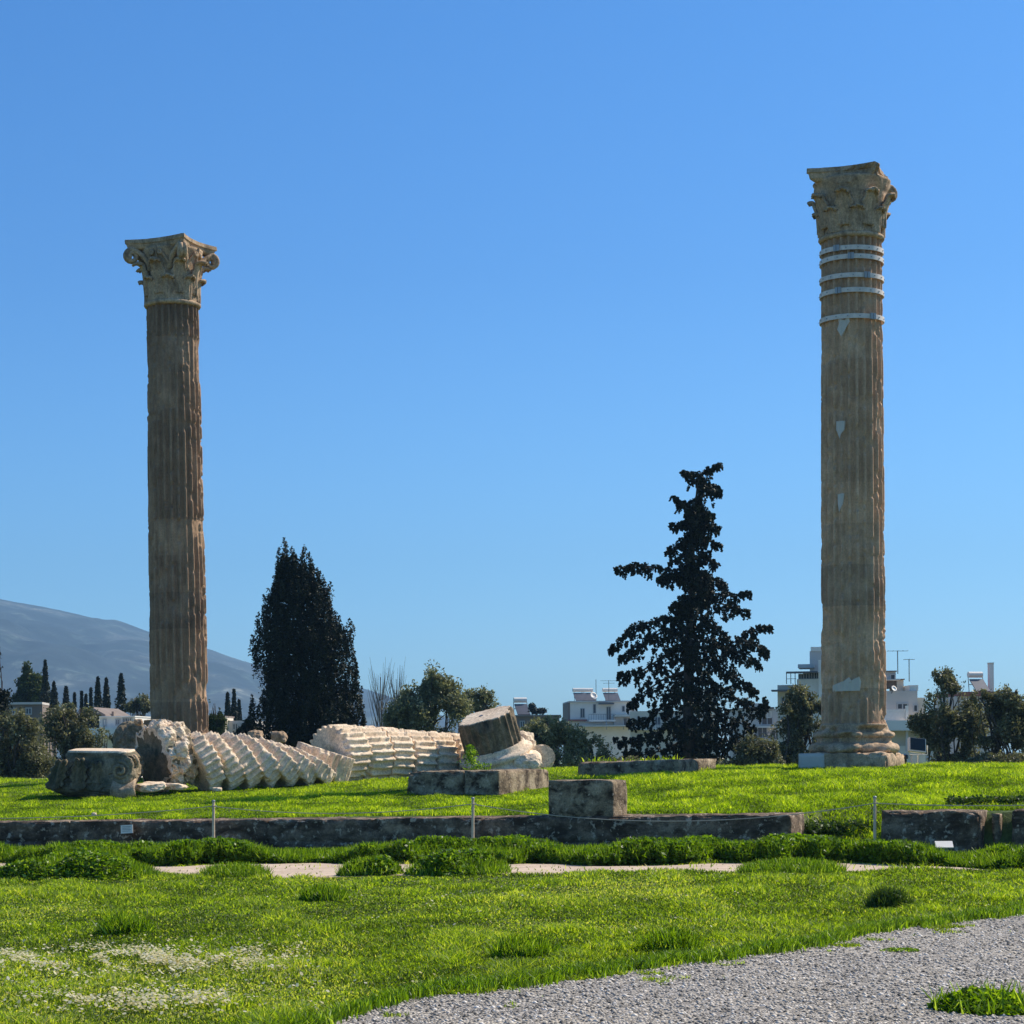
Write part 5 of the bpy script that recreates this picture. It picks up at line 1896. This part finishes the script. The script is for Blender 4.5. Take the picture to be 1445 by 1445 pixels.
b.vol(1112, 1156, 948.5, 950.2, -2.2, 2.1, M_PANEL, 'awning')
b.vol(1098, 1128, 966, 1100, 0.3, 9, M_PLB, 'terrace_house')
b.vol(1091, 1126, 973.5, 975.5, -2.0, 2.2, M_PANEL, 'awning')
m_ = MB()
for q in (1112, 1118, 1124):
    m_.box(b.u(q), b.u(q) + 0.07, -2.1, -2.03, b.z(966), b.z(950.4))
m_.box(b.u(1112), b.u(1126), -2.11, -2.04, b.z(959), b.z(958.3))
m_.build('pergola', M_METAL, b.root)
b.win(1104, 1112, 984, 994, 0.3)
b.win(1103, 1111, 1012, 1022, 0.3)
# building right of the banded column
b = Bld('apartment_building', 'pale apartment block with stepped roof terraces right of the banded column', 1280, 150, M_PLC, 0)
b.vol(1236, 1300, 974, None, 1.2, 10, M_PLC)
b.vol(1236, 1276, 945.5, 958, 3.0, 7, M_PLC, 'roof_house')
b.vol(1236, 1277, 944, 945.6, 2.8, 7.4, M_PLD, 'roof_edge')
b.vol(1236, 1278, 958.3, 968, 3.6, 6, M_PLD, 'terrace_room')
b.vol(1236, 1279, 956.6, 958.2, 2.0, 8, M_PLC, 'terrace_roof')
b.vol(1279, 1289, 957, 974, 3.5, 3, M_PLB, 'chimney_stack')
b.vol(1278, 1290, 955.5, 957.1, 3.3, 3.4, M_PLD, 'chimney_cap')
b.vol(1290, 1302, 966, 974.1, 1.4, 8, M_WHITE, 'parapet')
b.vol(1300.2, 1312, 984, None, 1.4, 8, M_PLB, 'side_wing')
b.win(1269, 1274, 950, 957, 3.0, mull=0)
b.win(1272, 1285, 993, 999.5, 1.2)
b.win(1295, 1299, 995, 1003, 1.2, mull=0)
b.vol(1236, 1281, 1001, 1016.5, -0.2, 0.3, M_WHITE, 'balcony_front')
b.vol(1277, 1280.5, 996, 1016.6, -0.55, 0.3, M_WHITE, 'post')
b.vol(1236, 1305, 1016.8, 1029, -1.2, 0.4, M_PLA, 'balcony_front')
b.vol(1236, 1305, 1029.2, 1031, -1.2, 2.35, M_PLA, 'balcony')
b.vol(1236, 1305, 1031.2, 1052, 0.6, 0.5, M_PLB, 'ground_floor')
b.vol(1276, 1279, 1031.2, 1060, -0.8, 0.3, M_PLC, 'pillar')
b.vol(1262, 1300, 1052.2, 1100, 0.2, 0.9, M_WHITE, 'garden_wall')
b.vol(1300.2, 1318, 1030, 1100, -1.0, 2.0, M_PLC, 'garden_wall')
antenna(1268, 945, 918, 155, 'tall thin aerial on the roof terraces right of the banded column', ((0.98, 1.4),))
antenna(1284, 956, 930, 155, 'short thin aerial on the chimney stack right of the banded column', ((0.98, 0.7),))


def dish(px, py, D, r_, label):
    b_ = P(px, py, D)
    e = empty('satellite_dish', b_, (R(60), 0, R(30)))
    tag(e, label, 'satellite dish', None)
    G = [[(r_ * q * math.cos(a), r_ * q * math.sin(a), 0.3 * r_ * q * q) for a in np.linspace(0, 2 * math.pi, 24, endpoint=False)] for q in (0.05, 0.4, 0.7, 1.0)]
    G2 = [[(x_, y_, z_ - 0.03) for (x_, y_, z_) in row] for row in G[::-1]]
    grid_mesh('bowl', np.array(G + G2), M_WHITE, e)
    MB().tube([(0, 0, -0.03), (0, -0.2, -0.5)], 0.03, 5).build('arm', M_METAL, e)


dish(1262, 972, 151, 0.22, 'white satellite dish on the terrace right of the banded column')
dish(838, 982, 331, 0.6, 'dark tilted satellite dish on the white apartment roof')
# far right: red roofed house and tall flue
b = Bld('apartment_building', 'grey block with a dark red roof edge behind the right olive trees', 1395, 210, M_PLC, 0)
b.vol(1350, 1412, 982, None, 0, 10)
b.vol(1352, 1410, 976, 982.1, -0.4, 10.6, M_RED, 'roof_edge')
b.win(1385, 1389, 984, 992)
b.win(1393, 1397, 984, 992)
b.win(1365, 1370, 984, 992)
solar(1388, 976, 211, 'solar heater with two black panels beside the tall flue', 1.5)
b = Bld('tall_flue', 'tall square white flue rising above the right olive trees', 1400.5, 214, M_PLA, 10, 'chimney')
b.vol(1397.3, 1403.7, 936, None, 0, 0.5, M_PLA, 'shaft')
b.vol(1396.9, 1404.1, 935, 936.1, -0.05, 0.6, M_PLC, 'cap')
broad_tree('street_tree', 'dark tree in the street behind the white low house and left olive trees', 'tree', 135, 150, 1080, [(150, 1045, 14, 14), (170, 1050, 16, 14), (190, 1045, 12, 16)], 5000, 0.11, M_OLID, None, seed=41)


# ------------------------------------------------------------------ grass and weeds
def in_view(x, y, m=1.06):
    return np.abs(x / np.maximum(y, 1)) < 0.2408 * m + 0.3 / np.maximum(y, 1)


def blades(name, x, y, h, w, mat, label, lean=0.35, var=None, z0=None, obj=True):
    n = len(x)
    z = ground(x, y) if z0 is None else z0
    a = rng.uniform(0, 2 * math.pi, n)
    b = rng.uniform(0, 2 * math.pi, n)
    ln = np.abs(rng.normal(size=n)) * lean * h
    ux, uy = np.cos(a) * w / 2, np.sin(a) * w / 2
    lx, ly = np.cos(b) * ln, np.sin(b) * ln
    v = np.zeros((n, 5, 3))
    v[:, 0] = np.stack([x - ux, y - uy, z - 0.01], -1)
    v[:, 1] = np.stack([x + ux, y + uy, z - 0.01], -1)
    v[:, 2] = np.stack([x - ux * 0.8 + lx * 0.35, y - uy * 0.8 + ly * 0.35, z + h * 0.6], -1)
    v[:, 3] = np.stack([x + ux * 0.8 + lx * 0.35, y + uy * 0.8 + ly * 0.35, z + h * 0.6], -1)
    v[:, 4] = np.stack([x + lx, y + ly, z + h], -1)
    i = np.arange(n)[:, None] * 5
    tri = np.vstack([i + np.array([[0, 1, 3]]), i + np.array([[0, 3, 2]]), i + np.array([[2, 3, 4]])])
    vv = rng.random(n) if var is None else var
    o = mesh_obj(name, v.reshape(-1, 3), tri, mat, var=np.tile(vv, 3))
    if label:
        tag(o, label, kind='stuff')
    return o


# lower lawn: uniform in the picture's depth, so the near part is not starved
def sample(n, y0, y1, power=1.0, m=1.06):
    u = rng.random(n)
    # density falls as 1/y
    y = y0 * (y1 / y0) ** u
    x = rng.uniform(-1, 1, n) * (0.2408 * m * y + 0.3)
    return x, y


x, y = sample(520000, 13.0, 41.0)
t_, s_ = ts(x, y)
e_ = gravel_edge(x)
pc, ph = path_centre(x), path_half(x)
ok = (y > e_ + 0.02) & ((np.abs(y - pc) > ph * 0.92) | (rng.random(len(x)) < 0.02)) & (s_ < 0.0)
x, y = x[ok], y[ok]
pn = np.stack([x * 0.5, y * 0.5, x * 0], -1)
tall = fbm(pn, 3, 301)
edge = np.exp(-np.clip(y - gravel_edge(x), 0, 9) / 0.8)
tall2 = fbm(np.stack([x * 1.9, y * 1.1, x * 0 + 4], -1), 3, 303)
hh = 0.018 + 0.022 * sstep(0.42, 0.68, tall) + 0.045 * sstep(0.54, 0.72, tall2) + 0.02 * edge + 0.015 * sstep(0, 3, x)
hh = np.where(y > 35.2, hh * 0.6, hh)
hh *= rng.uniform(0.6, 1.35, len(x))
vv = np.clip(rng.random(len(x)) * 0.9 + (tall2 - 0.5) * 0.9, 0, 0.92)
dry = sstep(0.5, 0.68, fbm(np.stack([x * 0.4 + 50, y * 0.22, x * 0], -1), 4, 302)) * (x < 2.5)
vv = np.where(rng.random(len(x)) < 0.06 + dry * 0.38, rng.uniform(0.9, 1.0, len(x)), vv)
vv = np.where(edge > 0.5, vv * 0.75, vv)
blades('lawn_grass', x, y, hh, 0.007 + y * 0.00042, M_GRASS, 'short grass of the lower lawn', lean=1.0, var=vv)

# terrace lawn
x, y = sample(600000, 37.5, 72.0)
t_, s_ = ts(x, y)
gapz = (t_ > -1.85) & (t_ < 0.0)
ok = ((s_ > 0.95) | (gapz & (s_ > 0.0)))
x, y, s_, t_ = x[ok], y[ok], s_[ok], t_[ok]
lush = sstep(-1, 5, x)
tf = fbm(np.stack([x * 1.7, y * 0.9, x * 0], -1), 4, 311)
hh = (0.025 + 0.03 * lush + 0.06 * sstep(0.5, 0.7, tf)) * rng.uniform(0.5, 1.5, len(x))
blades('terrace_grass', x, y, hh, 0.013 + 0.010 * rng.random(len(x)), M_GRASSB, 'bright lush grass on the terrace', lean=1.1, var=np.clip(rng.random(len(x)) * 0.85 + (tf - 0.5) * 1.3 + 0.05, 0, 1))


def daisies():
    px = rng.uniform(-20, 460, 80000)
    py = rng.uniform(1325, 1442, 80000)
    # drifts, thinning out at their rims
    d1 = np.exp(-((py - 1358) / 13) ** 2) * (1 - sstep(330, 450, px))
    d2 = np.exp(-((py - 1418) / 11) ** 2) * sstep(20, 70, px) * (1 - sstep(290, 360, px)) * 0.5
    n_ = fbm(np.stack([px / 28, py / 10, px * 0], -1), 4, 401)
    w = (d1 + d2) * sstep(0.40, 0.62, n_) + 0.012
    k = rng.random(len(px)) < w * 0.5
    px, py = px[k], py[k]
    xx = list()
    Y = EYE * F / (py - HH(px))
    X = (px - 722.5) / F * Y
    # odd ones elsewhere
    ex, ey = sample(900, 14, 34)
    kk = (ey > gravel_edge(ex) + 0.2) & (np.abs(ey - path_centre(ex)) > 1.6) & (fbm(np.stack([ex * 0.6, ey * 0.6, ex * 0], -1), 3, 405) > 0.5)
    X = np.concatenate([X, ex[kk]])
    Y = np.concatenate([Y, ey[kk]])
    n = len(X)
    Z = ground(X, Y) + rng.uniform(0.04, 0.085, n)
    r_ = rng.uniform(0.007, 0.016, n)
    ka = np.arange(6) / 6 * 2 * math.pi
    tl = rng.normal(size=(n, 2)) * 0.35
    V = np.zeros((n, 7, 3))
    V[:, 0] = np.stack([X, Y, Z], -1)
    for j, a in enumerate(ka):
        dx, dy = np.cos(a) * r_, np.sin(a) * r_
        V[:, j + 1] = np.stack([X + dx, Y + dy, Z + dx * tl[:, 0] + dy * -tl[:, 1]], -1)
    i = np.arange(n)[:, None] * 7
    F_ = np.vstack([i + np.array([[0, 1 + j, 1 + (j + 1) % 6]]) for j in range(6)])
    v = rng.random(n) * 0.93
    v = np.where(rng.random(n) < 0.12, 0.0, v)
    o = mesh_obj('daisies', V.reshape(-1, 3), F_, M_DAISY, var=np.tile(v, 6))
    tag(o, 'drifts of small white daisies in the near left grass', kind='stuff')


daisies()


def weed_leaves(cx, cy, rx, ry, h, n, size, up=0.9):
    """broad leaves over a low dome, and spears poking out of it"""
    a = rng.uniform(0, 2 * math.pi, n)
    q = np.sqrt(rng.random(n))
    X = cx + np.cos(a) * q * rx
    Y = cy + np.sin(a) * q * ry
    rim = 0.72 + 0.55 * fbm(np.stack([np.cos(a) * 1.6 + cx, np.sin(a) * 1.6 + cy, a * 0], -1), 3, 503)
    X = cx + np.cos(a) * q * rx * rim
    Y = cy + np.sin(a) * q * ry * rim
    lump = 0.25 + 1.25 * fbm(np.stack([X * 2.6, Y * 2.6, X * 0], -1), 3, 501)
    top = h * np.clip(1 - q ** 4, 0, 1) * lump
    Z = ground(X, Y) + top * (rng.random(n) ** 0.45) + 0.01
    return np.stack([X, Y, Z], -1), X


def weed_clump(label, px, py, wpx, hpx, mat=None, n=None, size=0.035, group='leafy weed clumps', depth=0.7, name='weed_clump', tufts=0.35):
    D = EYE * F / (py - HH(px))
    D = D + 0.25
    k = D / F
    x_ = X_at(px, D)
    rx = wpx / 2 * k
    h = hpx * k * 1.05
    n = int(max(n or 0, min(rx * min(rx, depth) * math.pi * 4600, 16000)))
    C, _ = weed_leaves(x_, D, rx, min(rx, depth), h, n, size)
    V, F_ = leaf_quads(C, size, 0.6, 1.3)
    lv = rng.random(n)
    nb = int(n * tufts)
    a = rng.uniform(0, 2 * math.pi, nb)
    q = np.sqrt(rng.random(nb)) * 1.02
    bx, by = x_ + np.cos(a) * q * rx, D + np.sin(a) * q * min(rx, depth)
    bz = ground(bx, by) + h * np.clip(1 - q ** 2.4, 0, 1) * 0.6
    w = 0.02
    hh = rng.uniform(0.06, 0.16, nb)
    an = rng.uniform(0, 2 * math.pi, nb)
    lx, ly = rng.normal(size=nb) * 0.05, rng.normal(size=nb) * 0.05
    B = np.stack([np.stack([bx - np.cos(an) * w / 2, by - np.sin(an) * w / 2, bz], -1), np.stack([bx + np.cos(an) * w / 2, by + np.sin(an) * w / 2, bz], -1), np.stack([bx + lx + .004, by + ly, bz + hh], -1), np.stack([bx + lx, by + ly, bz + hh], -1)], 1).reshape(-1, 3)
    F2 = np.arange(4 * nb).reshape(nb, 4) + len(V)
    o = mesh_obj(name, np.vstack([V, B]), np.vstack([F_, F2]), mat or M_WEED, var=np.concatenate([lv, rng.random(nb) * 0.7 + 0.3]))
    tag(o, label, 'weeds', group)
    return o


weed_clump('big leafy weed mound at the left end of the footpath, before the notice', 105, 1240, 225, 32, depth=0.9)
weed_clump('small leafy weed mound on the footpath below the leftmost post', 330, 1236, 98, 13)
weed_clump('rounded leafy weed mound left of the middle post', 520, 1236, 90, 25)
weed_clump('leafy weed mound right below the middle post', 645, 1236, 145, 27)
weed_clump('long low weed mound in front of the footpath, below the end of the long wall', 1115, 1236, 150, 16)
weed_clump('bright broad-leaved weed patch growing on the gravel at the near right corner', 1392, 1436, 170, 20, size=0.034, n=5200, depth=0.45, tufts=0.03)
weed_clump('dark bushy tuft in the lawn right of centre, before the gravel', 1252, 1287, 62, 26, M_DARKW, n=1500, size=0.03, tufts=0.5)
weed_clump('dark low tuft in the lawn at left, above the daisies', 172, 1322, 72, 18, M_WEED, n=1100, size=0.026, tufts=0.8)
weed_clump('low tuft at the gravel edge right of centre', 945, 1352, 80, 20, M_WEED, n=1500, size=0.028, tufts=0.8)
weed_clump('low leafy tuft in the near lawn, centre', 735, 1360, 90, 18, M_WEED, n=1500, size=0.026, tufts=0.6)
weed_clump('low tuft in the lawn left of centre below the footpath', 455, 1272, 66, 12, M_WEED, n=1000, size=0.028, tufts=0.8)
weed_clump('thin flat weed strip lying on the gravel', 1268, 1350, 60, 4, M_WEED, n=420, size=0.016, tufts=0.0)


def weed_band():
    """the continuous weeds between footpath and wall foot"""
    n = 210000
    x = rng.uniform(-10.5, 9.5, n)
    y = path_centre(x) + path_half(x) + rng.uniform(-0.2, 2.3, n)
    t_, s_ = ts(x, y)
    pc, ph = path_centre(x), path_half(x)
    back = y - (pc + ph)
    rag = 0.35 * (fbm(np.stack([x * 2.4, x * 0, x * 0 + 2], -1), 3, 607) - 0.5) * 2
    dens = sstep(-0.05, 0.1, back + rag) * ((s_ < 0.05) | ((t_ > -1.7) & (t_ < -0.1) & (s_ < 0.5))) * (1 - 0.9 * sstep(1.7, 2.2, back))
    hgt = (0.03 + 0.30 * sstep(0.35, 0.75, fbm(np.stack([x * 0.8, y * 0.6, x * 0], -1), 3, 601))) * (1 - 0.4 * sstep(0.0, 1.5, x)) + 0.15 * sstep(0.0, 1.8, x) + 0.08 * fbm(np.stack([x * 4, y * 4, x * 0], -1), 2, 609)
    hgt = hgt * (1 - 0.9 * np.exp(-((x - 6.95) / 0.45) ** 2))
    prof = np.clip(sstep(-0.25, 0.25, back + rag) * (1 - 0.75 * sstep(0.9, 2.0, back)), 0.1, 1)
    hgt = hgt * prof
    ok = rng.random(n) < dens
    x, y, hgt = x[ok], y[ok], hgt[ok]
    Z = ground(x, y) + hgt * rng.random(len(x)) ** 0.6 * 1.15 + 0.01
    V, F_ = leaf_quads(np.stack([x, y, Z], -1), 0.042, 0.6, 1.2)
    nb = len(x) // 3
    bx, by, bh = x[:nb], y[:nb], hgt[:nb]
    bz = ground(bx, by) + bh * 0.7
    w = 0.022
    hh = rng.uniform(0.07, 0.2, nb)
    an = rng.uniform(0, 2 * math.pi, nb)
    lx, ly = rng.normal(size=nb) * 0.06, rng.normal(size=nb) * 0.06
    B = np.stack([np.stack([bx - np.cos(an) * w / 2, by - np.sin(an) * w / 2, bz], -1), np.stack([bx + np.cos(an) * w / 2, by + np.sin(an) * w / 2, bz], -1), np.stack([bx + lx + .004, by + ly, bz + hh], -1), np.stack([bx + lx, by + ly, bz + hh], -1)], 1).reshape(-1, 3)
    F2 = np.arange(4 * nb).reshape(nb, 4) + len(V)
    vv = rng.random(len(x)) * 0.6 + 0.4 * fbm(np.stack([x * 2, y * 2, x * 0], -1), 2, 605)
    o = mesh_obj('weeds', np.vstack([V, B]), np.vstack([F_, F2]), M_WEED, var=np.concatenate([vv, rng.random(nb) * 0.6 + 0.35]))
    tag(o, 'thick green weeds along the foot of the wall', kind='stuff')


weed_band()


def weeds_on_edges():
    """grass spilling over the gravel edge, on the ledge and round the blocks"""
    X = rng.uniform(-2.5, 6, 26000)
    Y = gravel_edge(X) + rng.normal(size=len(X)) * 0.16 + 0.18
    blades('edge_grass', X, Y, rng.uniform(0.03, 0.11, len(X)), 0.014 + 0 * X, M_WEED, 'ragged grass fringe along the gravel', lean=0.6, var=rng.random(len(X)))
    X = rng.uniform(-2.5, 6, 60000)
    Y = gravel_edge(X) - np.abs(rng.normal(size=len(X))) * 0.55
    k = fbm(np.stack([X * 2.6, Y * 2.6, X * 0], -1), 3, 615) > 0.60 + 0.10 * np.clip((gravel_edge(X) - Y) / 0.8, 0, 2)
    X, Y = X[k], Y[k]
    blades('creeping_grass', X, Y, rng.uniform(0.015, 0.05, len(X)), 0.010 + 0 * X, M_GRASS, 'sparse grass creeping onto the gravel', lean=1.1, var=rng.random(len(X)))
    n = 520
    u = rng.uniform(0.0, 2.9, n)
    v = rng.uniform(0.05, 2.6, n)
    X, Y = pos(tC + u, sC + v)
    dn = fbm(np.stack([X * 1.5, Y * 1.5, X * 0], -1), 2, 611)
    k = (dn > 0.53 + 0.10 * rng.random(n)) & (u > 0.5)
    X, Y = X[k], Y[k]
    blades('ledge_grass', X, Y, rng.uniform(0.02, 0.09, len(X)) + 0.12 * rng.random(len(X)) ** 4, 0.025 + 0 * X, M_GRASSB, 'grass growing on top of the stone ledge', lean=0.9, z0=np.full(len(X), 1.60))


weeds_on_edges()
# tall weed in front of the level drums
weed_clump('bright green weed sprouting before the level drums, behind the pitted block', 662, 1112, 42, 52, M_WEED, n=10, group='leafy weed clumps') if False else None


def drum_weed():
    c = P(664, 1088, 60.0)
    x_, y_ = c.x, 60.0
    z_ = gz(x_, y_)
    n = 900
    t = rng.random(n)
    C = np.stack([x_ + rng.normal(size=n) * 0.20 * (1.15 - t), y_ + rng.normal(size=n) * 0.2, z_ + t * 0.95], -1)
    C[:, 0] += (t < 0.45) * rng.uniform(0, 0.45, n)
    V, F_ = leaf_quads(C, 0.05, 0.35, 0.3)
    o = mesh_obj('tall_weed', V, F_, M_WEED, var=rng.random(n))
    tag(o, 'upright green weed sprouting in front of the level drums', 'plant')


drum_weed()


def dug_hollow():
    """bare dark earth lip and shaded weeds in the breach and on the mound"""
    for (px, py, w, h, lab) in ((1185, 1166, 96, 16, 'dark weedy hollow in the bank between wall end and right post'), (1375, 1131, 76, 14, 'dark weedy lip on the terrace above the right wall blocks'), (1430, 1131, 40, 14, 'second dark weedy lip at the right edge of the terrace')):
        c = hit(px, py + h / 2)
        D = c.y
        k = D / F
        n = 1500
        C = np.stack([c.x + rng.uniform(-1, 1, n) * w / 2 * k, D + rng.normal(size=n) * 0.12, c.z + rng.random(n) * h * 1.1 * k * (0.6 + 0.4 * rng.random(n))], -1)
        C[:, 2] = np.maximum(C[:, 2], ground(C[:, 0], C[:, 1]) - 0.02)
        V, F_ = leaf_quads(C, 0.04, 0.5, 0.6)
        o = mesh_obj('dark_weeds', V, F_, M_DARKW, var=rng.random(n))
        tag(o, lab, 'weeds', 'dark weeds on the terrace bank')


dug_hollow()


# loose gravel stones for relief on the near path
def pebbles():
    n = 60000
    u = rng.random(n)
    y = 13.2 * (23.5 / 13.2) ** u
    x = rng.uniform(-0.26, 0.26, n) * y
    k = y < gravel_edge(x) + 0.12
    x, y = x[k], y[k]
    n = len(x)
    z = ground(x, y) + 0.012
    r_ = 0.006 + 0.022 * rng.random(n) ** 2.5
    base = np.array([(1, 0, 0), (-1, 0, 0), (0, 1, 0), (0, -1, 0), (0, 0, 1), (0, 0, -1)], float)
    a = rng.uniform(0, 6.28, n)
    V = np.zeros((n, 6, 3))
    for j in range(6):
        p = base[j] * rng.uniform(0.7, 1.2, (n, 3))
        V[:, j, 0] = x + (p[:, 0] * np.cos(a) - p[:, 1] * np.sin(a)) * r_
        V[:, j, 1] = y + (p[:, 0] * np.sin(a) + p[:, 1] * np.cos(a)) * r_ * 0.8
        V[:, j, 2] = z + p[:, 2] * r_ * 0.6
    T = np.array([(0, 2, 4), (2, 1, 4), (1, 3, 4), (3, 0, 4), (2, 0, 5), (1, 2, 5), (3, 1, 5), (0, 3, 5)])
    F_ = (np.arange(n)[:, None, None] * 6 + T[None]).reshape(-1, 3)
    mm = leafmat('loose gravel', [(0, (0.07, 0.062, 0.052)), (0.5, (0.36, 0.318, 0.265)), (0.9, (0.70, 0.62, 0.52)), (1, (0.94, 0.85, 0.74))], 0.0)
    o = mesh_obj('gravel_stones', V.reshape(-1, 3), F_, mm, var=np.repeat(rng.random(n), 8))
    tag(o, 'loose grey gravel stones scattered over the path', kind='stuff')


pebbles()
